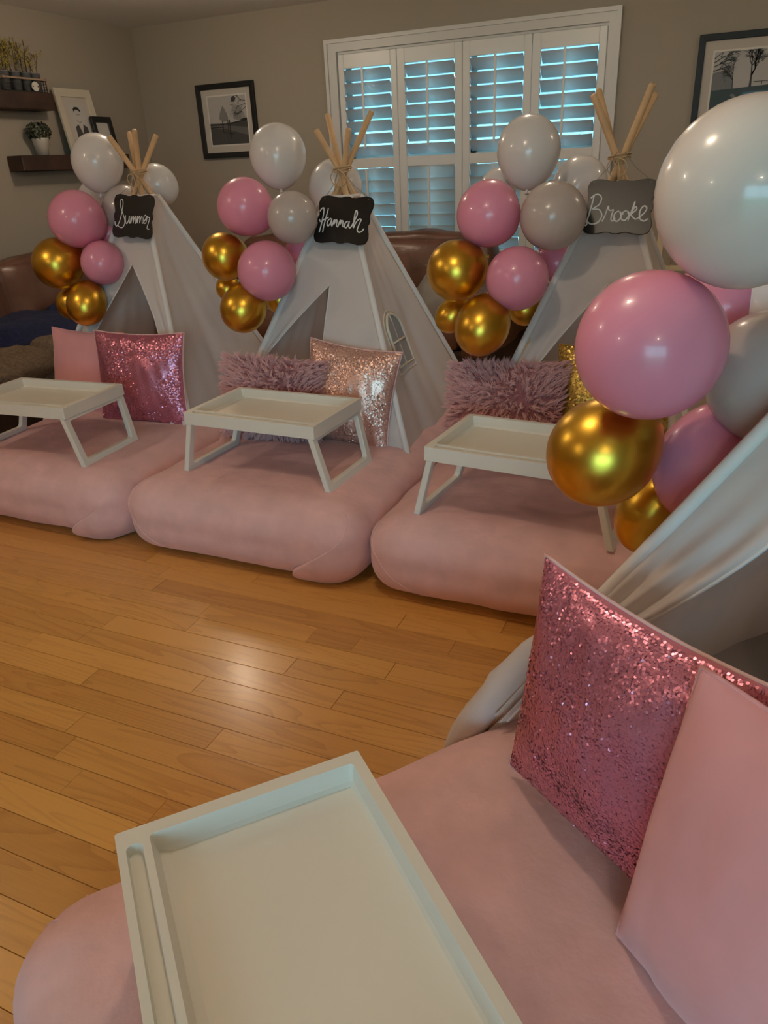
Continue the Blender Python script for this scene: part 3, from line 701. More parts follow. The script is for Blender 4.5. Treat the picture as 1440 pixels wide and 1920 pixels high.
hannah = [[(130, 1335), (140, 1308), (165, 1290), (180, 1312), (176, 1400), (160, 1520), (142, 1615)], [(237, 1298), (216, 1420), (197, 1530), (188, 1617)], [(130, 1440), (146, 1470), (200, 1440), (252, 1418)],
          [(288, 1432), (252, 1455), (238, 1505), (258, 1532), (285, 1490), (296, 1438), (292, 1500), (308, 1532), (322, 1470), (334, 1455), (332, 1510), (350, 1458), (366, 1465), (366, 1525), (385, 1545), (402, 1478), (414, 1462), (412, 1515), (430, 1470), (446, 1480), (446, 1535), (466, 1545), (480, 1500)],
          [(512, 1478), (480, 1495), (470, 1540), (494, 1562), (520, 1520), (530, 1478), (526, 1535), (545, 1566), (580, 1510), (622, 1400), (620, 1352), (606, 1340), (594, 1400), (588, 1562), (615, 1500), (650, 1455), (682, 1462), (662, 1520), (642, 1590), (660, 1625), (695, 1620), (727, 1583)]]
brooke = [[(374, 1195), (352, 1290), (330, 1368)], [(352, 1215), (378, 1194), (408, 1196), (420, 1222), (404, 1258), (368, 1282), (408, 1288), (426, 1325), (402, 1368), (362, 1377), (332, 1360), (318, 1352), (316, 1380), (330, 1384), (340, 1360)],
          [(428, 1364), (446, 1325), (462, 1276), (466, 1268), (468, 1286), (480, 1294), (497, 1290), (489, 1318), (484, 1350), (496, 1360), (510, 1340)], [(534, 1298), (508, 1312), (502, 1350), (524, 1362), (545, 1335), (538, 1302), (548, 1318), (562, 1315)],
          [(582, 1296), (556, 1308), (546, 1345), (568, 1358), (592, 1330), (586, 1300), (600, 1318), (618, 1285), (630, 1240), (618, 1275), (588, 1362)], [(604, 1322), (640, 1290), (632, 1274), (608, 1320), (634, 1350), (656, 1340), (688, 1312), (702, 1282), (684, 1270), (662, 1300), (660, 1345), (684, 1364), (712, 1350)]]
make_sign(Vector((-2.517, 2.868, 1.131)), 0.0, 0.30, 0.053, 0.232, 0.190, 'square black scalloped chalkboard with white script on the leftmost teepee', summer, ((190, 1065), (830, 1090), (785, 1760), (170, 1715)), (-2.54, 2.955, 1.285), 0.0022)
make_sign(Vector((-1.456, 2.868, 1.102)), 0.0, 0.42, 0.055, 0.246, 0.190, 'black scalloped chalkboard with white script on the middle teepee', hannah, ((110, 1115), (835, 1160), (780, 1805), (62, 1745)), (-1.50, 2.955, 1.275), 0.0030)
make_sign(Vector((-0.391, 2.848, 1.132)), 0.0, 0.36, 0.021, 0.230, 0.184, 'greyish scalloped chalkboard with white script on the teepee right of the window', brooke, ((333, 1095), (772, 1098), (725, 1452), (300, 1438)), (-0.415, 2.955, 1.30), 0.0026, 'dusty')

# ------------------------------------------------------------------ pillows
def pillow_point(u, v, w, h, th, side, seed=0.0):
    a = 1 - u * u; c = 1 - v * v; bow = 0.01 if seed == 8 else 0.075
    x = w / 2 * u * (1 - bow * c * (0.4 + 0.6 * abs(u))); z = h / 2 * v * (1 - bow * a * (0.4 + 0.6 * abs(v)))
    t = th / 2 * (max(0, a) ** 0.55) * (max(0, c) ** 0.55)
    t += (0.006 * nz(u * 2.2 + seed, v * 2.2, side + seed) + (0.010 if seed == 8 else 0.004) * nz(u * 5 + seed, v * 2.0 + u * 3, side + seed)) * (a * c) ** 0.3 if a * c > 0 else 0
    return Vector((x, side * t, z))
def pillow_half(w, h, th, side, N=26, seed=0.0):
    b = MB(); s = lambda k: math.sin((2 * k - 1) * math.pi / 2 * 0.999) if True else 2 * k - 1
    b.grid(lambda p, q: pillow_point(max(-1, min(1, s(p) / s(1.0))), max(-1, min(1, s(q) / s(1.0))), w, h, th, side, seed), N, N)
    if side > 0: b.f = [f[::-1] for f in b.f]
    return b
def sequin_mesh(w, h, th, sp, seed, tiltamp=0.20):
    rs = np.random.RandomState(seed); V = []; F = []; r = sp * 0.64
    nu = int(w / sp); nv = int(h / (sp * 0.86))
    hexa = [(math.cos(math.pi / 3 * k), math.sin(math.pi / 3 * k)) for k in range(6)]
    for j in range(nv):
        for i in range(nu):
            u = (2 * (i + 0.5 + 0.5 * (j % 2)) / (nu + .5) - 1) * 0.985; v = (2 * (j + 0.5) / nv - 1) * 0.985; u = max(-.99, min(.99, u + rs.normal(0, .30) / nu)); v = max(-.99, min(.99, v + rs.normal(0, .35) / nv))
            p = pillow_point(u, v, w, h, th, -1, 0); e = 0.012
            du = pillow_point(min(1, u + e), v, w, h, th, -1, 0) - pillow_point(max(-1, u - e), v, w, h, th, -1, 0); dv = pillow_point(u, min(1, v + e), w, h, th, -1, 0) - pillow_point(u, max(-1, v - e), w, h, th, -1, 0)
            n = du.cross(dv).normalized()
            zone = smooth01(0.5 + 1.6 * nz(u * 1.6 + seed, v * 2.2, 4.0)); amp = tiltamp * (0.30 + 1.3 * zone)
            if rs.rand() < 0.06 + 0.16 * zone: amp = 0.42
            n = (n + Vector(rs.normal(0, amp, 3)) + Vector((0.12 * nz(u * 2, v * 2, seed), 0, 0.16 * nz(u * 2.2, v * 3 + 5, seed)))).normalized()
            a = n.cross(Vector((0.1, 0.3, 0.9))).normalized(); c = n.cross(a); p = p + n * 0.0012 + Vector((0, -0.0010, 0)) * rs.rand()
            k = len(V); V += [tuple(p + (a * x + c * y) * r) for x, y in hexa]; F.append((k, k + 1, k + 2, k + 3, k + 4, k + 5))
    me = bpy.data.meshes.new('sequins'); me.from_pydata(V, [], F); me.update(); return me
def fur_mesh(w, h, th, clumps, seed, length=0.045, per=13):
    rs = np.random.RandomState(seed); V = []; F = []
    for q in range(clumps):
        u, v = rs.uniform(-1, 1, 2) * 0.985; side = -1 if rs.rand() < 0.80 else 1
        if rs.rand() < .14: (u, v) = ((np.sign(u) * .97, v) if rs.rand() < .5 else (u, np.sign(v) * .97))
        p0 = pillow_point(u, v, w, h, th * 0.85, side); n = Vector((u * 0.55, side * (1.05 - 0.45 * max(abs(u), abs(v)) ** 3), v * 0.55)).normalized()
        swirl = Vector((nz(p0.x * 8 + seed, p0.z * 8, 1.0), 0, nz(p0.x * 8, p0.z * 8 + seed, 7.0))) * 1.2
        lay = (Vector((u, 0, v)) * 0.85 + swirl + Vector((0, 0, -0.25)) + Vector(rs.normal(0, .30, 3)))
        d1 = (n + lay * 0.5).normalized(); d2 = (n * 0.35 + lay + Vector((0, 0, -0.2))).normalized(); L = length * rs.uniform(.65, 1.1)
        m0 = p0 + d1 * L * .55; e0 = m0 + d2 * L * .55
        for k_ in range(per):
            r = Vector(rs.normal(0, .0042, 3)); p = p0 + r; m = m0 + r * .75 + Vector(rs.normal(0, .0008, 3)); e = e0 + r * .30 + d2 * rs.uniform(-.010, .002)
            sd = d1.cross(Vector(rs.normal(0, 1, 3))).normalized() * rs.uniform(.0007, .0012); k = len(V)
            V += [tuple(p - sd), tuple(p + sd), tuple(m + sd * .8), tuple(m - sd * .8), tuple(e)]; F += [(k, k + 1, k + 2, k + 3), (k + 3, k + 2, k + 4)]
    me = bpy.data.meshes.new('fur'); me.from_pydata(V, [], F); me.update(); return me
def place_mesh(name, me, m, parent, kind=None):
    if me.materials: me = me.copy()
    me.materials.clear(); me.materials.append(m); o = bpy.data.objects.new(name, me); COL.objects.link(o); o.parent = parent
    if kind: o['kind'] = kind
    return o
def make_pillow(p, yaw, tilt, roll, w, h, th, front, back, label, seq=None, fur=None, seed=0.0, sc=(1, 1, 1)):
    t = thing('throw_pillow', label, 'pillow', (0, 0, 0)); t.matrix_world = Mloc(Vector(p), yaw, tilt, roll) @ Matrix.Diagonal((*sc, 1))
    pillow_half(w, h, th, -1, 26, seed).build('front_cover', front, t, True); pillow_half(w, h, th, 1, 26, seed).build('back_cover', back, t, True)
    b = MB(); ring = [pillow_point(u, v, w, h, th, -1, seed) for u, v in [(-1 + 2 * k / 20, 1) for k in range(20)] + [(1, 1 - 2 * k / 20) for k in range(20)] + [(1 - 2 * k / 20, -1) for k in range(20)] + [(-1, -1 + 2 * k / 20) for k in range(20)]]
    b.tube(ring, 0.0035, 6, closed=True); b.build('seam', back, t, True)
    if seq: place_mesh('sequins', seq[0], seq[1], t, 'stuff')
    if fur: place_mesh('fur', fur, M['fur'], t, 'stuff')
    return t
SW = 0.43
seq_near = sequin_mesh(0.43, 0.43, 0.15, 0.0040, 3, 0.09)
seq_far = sequin_mesh(SW, SW, 0.15, 0.0056, 5, 0.10)
fur_me = fur_mesh(0.46, 0.33, 0.16, 1500, 2)
make_pillow((-2.378, 2.585, 0.468), 0.10, 0.16, 0.0, SW, SW, 0.14, M['seqbase_pink'], M['palepink'], 'deep pink sequin pillow leaning at the leftmost teepee doorway', (seq_far, M['seq_pink']), sc=(1.09, 1, .965))
make_pillow((-2.775, 2.66, 0.452), 0.06, 0.24, 0.03, 0.42, 0.40, 0.13, M['pinkpillow'], M['pinkpillow'], 'plain coral pink pillow behind the far left tray', seed=3)
make_pillow((-1.355, 2.62, 0.458), 0.05, 0.26, 0.105, SW, SW, 0.14, M['seqbase_rose'], M['palepink'], 'rose gold sequin pillow leaning on the middle teepee', (seq_far, M['seq_rose']), sc=(.93, .95, .945))
make_pillow((-1.672, 2.555, 0.437), 0.05, 0.20, 0.03, 0.46, 0.33, 0.13, M['furbase'], M['furbase'], 'shaggy dusty pink fur pillow beside the rose gold pillow', fur=fur_me)
make_pillow((-0.72, 2.66, 0.448), -0.12, 0.34, -0.08, 0.47, 0.34, 0.14, M['furbase'], M['furbase'], 'shaggy dusty pink fur pillow beside the gold sequin pillow', fur=fur_me)
make_pillow((-0.335, 2.68, 0.480), 0.0, 0.25, 0.0, 0.42, 0.42, 0.13, M['seqbase_gold'], M['seqbase_gold'], 'gold sequin pillow partly hidden behind the foreground balloons', (seq_far, M['seq_gold']))
make_pillow((-0.063, 0.952, 0.490), -0.60, 0.13, 0.016, 0.43, 0.43, 0.15, M['seqbase_pink'], M['palepink'], 'large pink sequin pillow in the foreground on the nearest bed', (seq_near, M['seq_pink']))
make_pillow((0.178, 0.69, 0.487), -0.666, 0.20, 0.0, 0.45, 0.45, 0.20, M['pinkpillow'], M['pinkpillow'], 'plain pink velvet pillow in the foreground at the lower right corner', seed=8)

# ------------------------------------------------------------------ balloons
def balloon_mesh():
    b = MB(); N, S = 22, 32; prof = []
    for i in range(N + 1):
        th = math.pi * i / N; z = math.cos(th); r = math.sin(th)
        if z < 0:
            r *= 1 - 0.10 * z * z; z *= 1.13 + 0.05 * z * z
        prof.append((max(r, 0.03), z))
    b.lathe(prof, S); return b
def knot_mesh():
    b = MB(); b.lathe([(0.03, -1.14), (0.036, -1.19), (0.05, -1.21), (0.03, -1.235), (0.055, -1.27), (0.075, -1.30), (0.07, -1.305)], 12); return b
bal_me = balloon_mesh().build('x', M['b_white']); knot_me = knot_mesh().build('x', M['b_white'])
BD, KD = {}, {}
for c in ('white', 'pearl', 'pink', 'gold'):
    for src, D in ((bal_me, BD), (knot_me, KD)):
        me = src.data.copy(); me.materials.clear(); me.materials.append(M['b_' + c]); me.polygons.foreach_set('use_smooth', [True] * len(me.polygons)); D[c] = me
bpy.data.objects.remove(bal_me); bpy.data.objects.remove(knot_me)
def make_balloon(color, p, ra, rb, knot, label, group):
    p = Vector(p); d = -Vector(knot).normalized()           # local +z points away from the knot
    t = thing('balloon', label, 'balloon', (0, 0, 0), 0, group)
    q = Vector((0, 0, 1)).rotation_difference(d)
    rz = rb / 1.06 if abs(d.z) > .6 else ra / 1.03; rx = ra if abs(d.z) > .6 else (ra + rb) / 2
    t.matrix_world = Matrix.Translation(p) @ q.to_matrix().to_4x4() @ Matrix.Translation((0, 0, 0.06 * rz)) 
    s = Matrix.Diagonal((rx, rx, rz, 1))
    for nm, D in (('skin', BD), ('knot', KD)):
        o = bpy.data.objects.new(nm, D[color]); COL.objects.link(o); o.parent = t; o.scale = (rx, rx, rz)
CL = {
 1: ('balloons left of the leftmost teepee', (-2.76, 2.93, 1.06), [
  ('white', (-2.781, 2.989, 1.360), .1167, .1267, 'tall white balloon topping the cluster left of the leftmost teepee'),
  ('white', (-2.596, 3.165, 1.250), .0899, .1105, 'white balloon behind the poles of the leftmost teepee'),
  ('white', (-2.897, 3.051, 1.206), .0779, .0779, 'small white balloon half hidden behind pink, under the lower wall shelf'),
  ('pearl', (-2.700, 3.015, 1.160), .095, .110, 'translucent pearl balloon just left of the leftmost chalkboard'),
  ('pink', (-2.797, 2.813, 1.125), .1252, .1277, 'large pink balloon in the cluster left of the leftmost teepee'),
  ('pink', (-2.682, 2.797, 0.940), .0963, .1012, 'lower pink balloon against the leftmost teepee, right of gold'),
  ('pink', (-2.775, 3.0, 1.045), .0920, .0920, 'pink balloon tucked behind the other pinks at the leftmost teepee'),
  ('gold', (-2.898, 2.746, 0.943), .1174, .1124, 'large chrome gold balloon in front of the left leather sofa'),
  ('gold', (-2.738, 2.708, 0.770), .0894, .1068, 'lowest chrome gold balloon touching the leftmost teepee'),
  ('gold', (-2.927, 2.803, 0.749), .0753, .0805, 'small chrome gold balloon half hidden above the navy blanket')]),
 2: ('balloons between the leftmost and middle teepees', (-1.76, 2.92, 1.04), [
  ('white', (-1.822, 3.016, 1.347), .1188, .1278, 'white balloon overlapping the small tree picture on the wall'),
  ('white', (-1.655, 3.196, 1.213), .1171, .1171, 'white balloon behind the poles of the middle teepee'),
  ('pearl', (-1.644, 2.788, 1.118), .1000, .1000, 'translucent pearl balloon left of the middle chalkboard'),
  ('pink', (-1.868, 2.803, 1.161), .1136, .1158, 'upper pink balloon between the leftmost and middle teepees'),
  ('pink', (-1.730, 2.700, 0.928), .1165, .1186, 'lower pink balloon between the leftmost and middle teepees'),
  ('pink', (-1.714, 2.964, 0.954), .0759, .0805, 'sliver of pink balloon at the left edge of the middle teepee'),
  ('gold', (-1.962, 2.749, 0.975), .0916, .1028, 'upper chrome gold balloon beside the side of the leftmost teepee'),
  ('gold', (-1.830, 2.653, 0.786), .0946, .1056, 'lowest chrome gold balloon between leftmost and middle teepees'),
  ('gold', (-2.023, 2.830, 0.832), .0515, .0585, 'small gold balloon tucked between two golds near the leftmost teepee'),
  ('gold', (-1.806, 2.907, 0.786), .0702, .0726, 'small gold balloon above the patterned cushion')]),
 3: ('balloons between the middle and right teepees', (-0.72, 2.87, 1.03), [
  ('white', (-0.742, 2.970, 1.316), .1139, .1255, 'tall white balloon in front of the shuttered window'),
  ('white', (-0.594, 3.196, 1.195), .1029, .1029, 'white balloon at the right lower side of the shuttered window'),
  ('white', (-0.878, 3.064, 1.197), .0700, .0700, 'small white balloon peeking out left below the tall window balloon'),
  ('pearl', (-0.592, 2.729, 1.113), .1104, .1122, 'translucent pearl balloon left of the greyish chalkboard'),
  ('pink', (-0.817, 2.738, 1.123), .1086, .1180, 'upper pink balloon in front of the shutters'),
  ('pink', (-0.686, 2.649, 0.922), .1070, .1088, 'lower pink balloon between the middle and right teepees'),
  ('pink', (-0.609, 2.913, 0.942), .0710, .0671, 'sliver of pink balloon behind the left edge of the right teepee'),
  ('gold', (-0.912, 2.675, 0.941), .1073, .1073, 'large chrome gold balloon in front of the back leather sofa'),
  ('gold', (-0.790, 2.595, 0.770), .0963, .1170, 'lowest chrome gold balloon just above the shaggy pillow'),
  ('gold', (-0.956, 2.749, 0.770), .0607, .0748, 'small gold balloon beside the grey satin cushion'),
  ('gold', (-0.709, 2.870, 0.782), .0647, .0667, 'small gold balloon half hidden at the right teepee edge')]),
 4: ('foreground balloons at the right edge', (0.03, 1.55, 0.95), [
  ('white', (0.002, 1.304, 1.233), .1296, .1374, 'huge white balloon in the right foreground below the large picture'),
  ('pink', (-0.109, 1.308, 1.008), .1214, .1197, 'huge pink balloon in the right foreground'),
  ('pearl', (0.087, 1.479, 0.927), .1236, .1122, 'pearl balloon cut off by the right edge of the photo'),
  ('gold', (-0.180, 1.382, 0.791), .1078, .0937, 'large chrome gold balloon over the right-hand tray'),
  ('pink', (0.000, 1.491, 0.743), .0984, .1160, 'pink balloon resting against the nearest teepee pole'),
  ('gold', (-0.093, 1.545, 0.602), .0727, .0954, 'lowest chrome gold balloon tapering behind the nearest teepee pole'),
  ('pink', (-0.020, 1.697, 1.022), .0863, .0863, 'pink balloon behind, between the huge white and pearl balloons'),
  ('white', (0.077, 1.718, 1.023), .0958, .0958, 'white balloon behind the huge white one at the right edge')])}
for k, (grp, core, L) in CL.items():
    for color, p, ra, rb, label in L:
        make_balloon(color, p, ra, rb, Vector(core) - Vector(p), label, grp)

# ------------------------------------------------------------------ sofas and what lies on them
def cushion(w, d, h, seed, bulge=0.03):
    """soft box centred on x, from y=0 to d, z=0 to h"""
    b = MB(); N = 14
    def face(fn): b.grid(fn, N, N)
    def P(a, c, e):
        v = Vector((a * w / 2, (c + 1) * d / 2, (e + 1) * h / 2))
        r = min(h, d, w) * .22
        q = Vector((max(-w / 2 + r, min(w / 2 - r, v.x)), max(r, min(d - r, v.y)), max(r, min(h - r, v.z)))); dd = (v - q)
        n = dd.normalized() if dd.length > 1e-6 else Vector((0, 0, 0)); o = q + n * min(dd.length, r)
        k = (1 - a * a) * (1 - c * c) if abs(e) > .99 else ((1 - a * a) * (1 - e * e) if abs(c) > .99 else (1 - c * c) * (1 - e * e))
        o += n * (bulge * k + 0.010 * nz(o.x * 6 + seed, o.y * 6, o.z * 6) + 0.008 * nz(o.x * 15 + seed, o.y * 5, o.z * 4)); return o
    s = lambda t: 2 * t - 1
    face(lambda u, v: P(s(u), s(v), 1)); face(lambda u, v: P(s(v), s(u), -1)); face(lambda u, v: P(s(u), -1, s(v))); face(lambda u, v: P(s(v), 1, s(u))); face(lambda u, v: P(-1, s(v), s(u))); face(lambda u, v: P(1, s(u), s(v)))
    return b
def make_sofa(loc, rot, width, n, label, arms):
    t = thing('leather_sofa', label, 'sofa', loc, rot)
    hw = width / 2
    b = MB(); b.bbox(-hw, hw, 0.03, 0.93, 0.05, 0.27, 0.015); b.build('base', M['sofabase'], t)
    b = MB()
    for fx in (-hw + .06, hw - .06):
        for fy in (.08, .86): b.box(fx - .03, fx + .03, fy - .03, fy + .03, 0, .05)
    b.build('feet', M['sofabase'], t)
    b = MB(); b.bbox(-hw, hw, 0.74, 0.93, 0.27, 0.70, 0.03); b.build('backrest', M['leather'], t)
    x0 = -hw + (0.20 if arms[0] else 0); x1 = hw - (0.20 if arms[1] else 0); cw = (x1 - x0) / n
    for i in range(n):
        o = cushion(cw - .008, 0.66, 0.17, i * 3.1).build('seat_cushion', M['leather'], t, True); o.location = (x0 + cw * (i + .5), 0.02, 0.265)
        o = cushion(cw - .008, 0.24, 0.47, i * 3.1 + 40, 0.05).build('back_cushion', M['leather'], t, True); o.location = (x0 + cw * (i + .5), 0.555, 0.40); o.rotation_euler = (-0.16, 0, 0)
    for s, a in zip((-1, 1), arms):
        if a:
            o = cushion(0.20, 0.90, 0.40, s * 9.0, 0.02).build('arm', M['leather'], t, True); o.location = (s * (hw - .10), 0.02, 0.22)
    return t
make_sofa((-2.26, 4.19, 0), 0.0, 2.05, 2, 'brown leather sofa under the shuttered window', (False, True))
make_sofa((-3.30, 3.62, 0), math.radians(90), 2.9, 3, 'brown leather sofa along the left wall under the shelves', (True, False))
def heap(name, parts, m, label, cat, zc):
    t = thing(name, label, cat, (0, 0, 0))
    b = MB()
    for (cx, cy, cz, rx, ry, rz, seed) in parts:
        N, S = 18, 28
        def fn(u, v, cx=cx, cy=cy, cz=cz, rx=rx, ry=ry, rz=rz, seed=seed):
            th = math.pi * v; ph = 2 * math.pi * u; d = Vector((math.sin(th) * math.cos(ph), math.sin(th) * math.sin(ph), math.cos(th)))
            k = 1 + 0.20 * nz(d.x * 1.6 + seed, d.y * 1.6, d.z * 1.6) + 0.10 * nz(d.x * 4 + seed, d.y * 4, d.z * 3)
            p = Vector((cx + d.x * rx * k, cy + d.y * ry * k, cz + d.z * rz * k)); p.z = max(zc, p.z); return p
        b.grid(fn, S, N)
    b.build('cloth', m, t, True); return t
heap('navy_blanket', [(-3.72, 3.25, .47, .30, .42, .13, 2.0), (-3.66, 3.62, .50, .24, .30, .15, 5.0), (-3.55, 3.55, .40, .24, .3, .16, 8.0)], M['navy'], 'dark navy fleece blanket bunched on the left sofa', 'blanket', 0.30)
heap('fleece_blanket', [(-3.42, 2.78, .40, .20, .26, .11, 11.0), (-3.40, 3.05, .42, .14, .14, .105, 14.0), (-3.36, 3.02, .36, .18, .22, .09, 17.0)], M['brownfleece'], 'brown fleece blanket heaped on the left sofa edge', 'blanket', 0.28)
def damask():
    m = mat('damask_print', (0.55, 0.52, 0.46), 0.7); nt = m.node_tree; b_ = nt.nodes['Principled BSDF']; tc = nt.nodes.new('ShaderNodeTexCoord')
    v = nt.nodes.new('ShaderNodeTexNoise'); v.inputs['Scale'].default_value = 24; v.inputs['Distortion'].default_value = 2.5; nt.links.new(tc.outputs['Object'], v.inputs['Vector'])
    r = nt.nodes.new('ShaderNodeValToRGB'); r.color_ramp.interpolation = 'CONSTANT'; r.color_ramp.elements[0].color = (0.02, 0.02, 0.02, 1); r.color_ramp.elements[1].position = 0.49; r.color_ramp.elements[1].color = (0.58, 0.54, 0.47, 1)
    nt.links.new(v.outputs['Fac'], r.inputs[0]); nt.links.new(r.outputs[0], b_.inputs['Base Color']); return m
M['damask'] = damask()
t = make_pillow((-2.90, 4.42, 0.60), 0.1, 0.35, 0.1, 0.42, 0.42, 0.13, M['damask'], M['damask'], 'black and cream patterned cushion on the back sofa', seed=2); t.name = 'sofa_cushion'
t = make_pillow((-1.60, 4.42, 0.53), -0.2, 0.45, 0.45, 0.45, 0.42, 0.15, M['greycushion'], M['greycushion'], 'silver grey satin cushion on the back sofa', seed=6); t.name = 'sofa_cushion'

# ------------------------------------------------------------------ behind the right teepee: side table, spindle chair
t = thing('side_table', 'black side table by the right arm of the back sofa', 'table', (-1.02, 4.86, 0))
b = MB(); b.bbox(-.26, .26, -.2, .2, .535, .56, .004); b.build('table_top', M['black'], t)
for sx in (-1, 1):
    for sy in (-1, 1):
        b = MB(); b.box(sx * .245 - .014, sx * .245 + .014, sy * .185 - .014, sy * .185 + .014, 0, .535); b.build('leg', M['black'], t)
b = MB(); b.lathe([(0.035, 0), (0.045, .02), (0.05, .07), (0.047, .07), (0.04, .02)], 20); o = b.build('silver_bowl', M['silver'], None, True); o.location = (-1.04, 4.80, .561); tag(o, 'small silver bowl on the black side table', 'bowl')
t = thing('spindle_chair', 'cream painted spindle-back chair behind the rightmost sign', 'chair', (-0.19, 4.72, 0))
b = MB(); b.bbox(-.23, .23, -.05, .38, .44, .47, .008); b.build('seat', M['cream'], t)
for sx in (-1, 1):
    b = MB(); b.box(sx * .215 - .016, sx * .215 + .016, -.045, -.01, 0, 1.02); b.build('back_post', M['cream'], t)
    b = MB(); b.box(sx * .20 - .016, sx * .20 + .016, .33, .36, 0, .44); b.build('leg', M['cream'], t)
b = MB(); b.box(-.20, .20, -.04, -.012, .98, 1.03); b.build('top_rail', M['cream'], t)
b = MB(); b.box(-.20, .20, -.04, -.012, .685, .712); b.build('lower_rail', M['cream'], t)
for k in range(6):
    b = MB(); x = -.160 + k * .064; b.tube([(x, -.026, .712), (x, -.026, .98)], .006, 8); b.build('spindle', M['cream'], t, True)

# ------------------------------------------------------------------ pictures
def frame_parts(t, w, h, fw, fd, m, depth_name='frame'):
    b = MB(); hw, hh = w / 2, h / 2
    o4 = [(-hw, -hh), (hw, -hh), (hw, hh), (-hw, hh)]; i4 = [(-hw + fw, -hh + fw), (hw - fw, -hh + fw), (hw - fw, hh - fw), (-hw + fw, hh - fw)]
    v = [(x, 0, z) for x, z in o4] + [(x, -fd, z) for x, z in o4] + [(x, -fd * .8, z) for x, z in i4] + [(x, 0, z) for x, z in i4]
    f = []
    for k in range(4):
        n = (k + 1) % 4; f += [(k, n, 4 + n, 4 + k), (4 + k, 4 + n, 8 + n, 8 + k), (8 + k, 8 + n, 12 + n, 12 + k), (12 + k, 12 + n, n, k)]
    b.add(v, f); soften(b.build('frame', m, t), .002, 1)
def flat(t, name, pts, y, m):
    """flat printed shape with a hair of thickness, at depth y"""
    n = len(pts); v = [(x, y, z) for x, z in pts] + [(x, y + .0003, z) for x, z in pts]
    f = [tuple(range(n)), tuple(range(n, 2 * n))[::-1]] + [(i, (i + 1) % n, n + (i + 1) % n, n + i) for i in range(n)]
    return obj(name, v, f, m, t)
def rect(x0, x1, z0, z1): return [(x0, z0), (x1, z0), (x1, z1), (x0, z1)]
def branch_shapes(b, x, z, ang, L, wd, depth, rr, y):
    x2, z2 = x + math.cos(ang) * L, z + math.sin(ang) * L; nx_, nz_ = -math.sin(ang) * wd / 2, math.cos(ang) * wd / 2
    b.add([(x - nx_, y, z - nz_), (x + nx_, y, z + nz_), (x2 + nx_ * .6, y, z2 + nz_ * .6), (x2 - nx_ * .6, y, z2 - nz_ * .6)], [(0, 1, 2, 3)])
    if depth > 0:
        for k in range(3 if depth > 2 else 2): branch_shapes(b, lerp(x, x2, rr.uniform(.55, 1)), lerp(z, z2, rr.uniform(.55, 1)) if False else z2, ang + rr.uniform(-.75, .75), L * rr.uniform(.62, .85), wd * .62, depth - 1, rr, y)
def clipb(b, x0, x1, z0, z1):
    b.v = [(max(x0, min(x1, x)), y, max(z0, min(z1, z))) for x, y, z in b.v]
# small picture on the back wall
t = thing('framed_picture', 'small black framed print of misty trees and a rail fence', 'picture', (-3.493, YB - .002, 1.628))
frame_parts(t, 0.49, 0.478, .035, .026, M['black'])
flat(t, 'mat_board', rect(-.211, .211, -.205, .205), -.008, M['matboard']); flat(t, 'mat_bevel', rect(-.168, .172, -.162, .166), -.0088, M['matedge'])
flat(t, 'print', rect(-.158, .163, -.152, .157), -.0096, M['p_sky'])
pr = MB()
flat(t, 'print_ground', [(-.158, -.152), (.163, -.152), (.163, -.005), (-.05, -.015), (-.158, -.012)], -.0102, M['p_ground'])
flat(t, 'print_lawn', [(-.158, -.04), (-.03, -.05), (.163, -.10), (.163, -.05), (.0, -.03), (-.158, -.02)], -.0105, M['p_mid'])
def tree_shape(cx, zb, hw, hh, seed):
    rr = random.Random(seed); L_ = [(cx - hw * .25, zb)]
    for k in range(1, 9): L_.append((cx - hw * (1 - .3 * abs(k / 8 - .3)) * (1 - (k / 8) ** 2.2) * rr.uniform(.8, 1.1), zb + hh * k / 8))
    for k in range(8, 0, -1): L_.append((cx + hw * (1 - .3 * abs(k / 8 - .3)) * (1 - (k / 8) ** 2.2) * rr.uniform(.8, 1.1), zb + hh * k / 8 - .002))
    return L_ + [(cx + hw * .25, zb)]
flat(t, 'print_tree', tree_shape(-.035, -.005, .042, .105, 3), -.0100, M['p_tree']); flat(t, 'print_tree', tree_shape(.10, 0.0, .055, .10, 5), -.0100, M['p_tree2'])
for q in (rect(-.158, -.04, -.026, -.020), rect(-.158, -.04, -.042, -.036), [(.02, -.022), (.163, -.004), (.163, .004), (.02, -.014)], rect(-.052, -.045, -.07, .0), rect(-.006, .001, -.075, .008), rect(.009, .016, -.11, .008), [(.1, -.0), (.163, .0), (.163, .012), (.12, .008)], [(-.05, -.07), (.04, -.085), (.04, -.09), (-.05, -.075)]):
    flat(t, 'print_fence', q, -.0109, M['p_black'])
b = MB(); rr = random.Random(4)
for k in range(3): branch_shapes(b, .163, .12 - k * .02, math.pi - .1 + .3 * k, .055, .004, 4, rr, -.0112)
clipb(b, -.158, .163, -.152, .157); b.build('print_branches', M['p_branch'], t)
flat(t, 'print_leaf', [(.05, .115), (.075, .12), (.085, .14), (.07, .154), (.05, .148), (.042, .13)], -.0113, M['p_ground'])
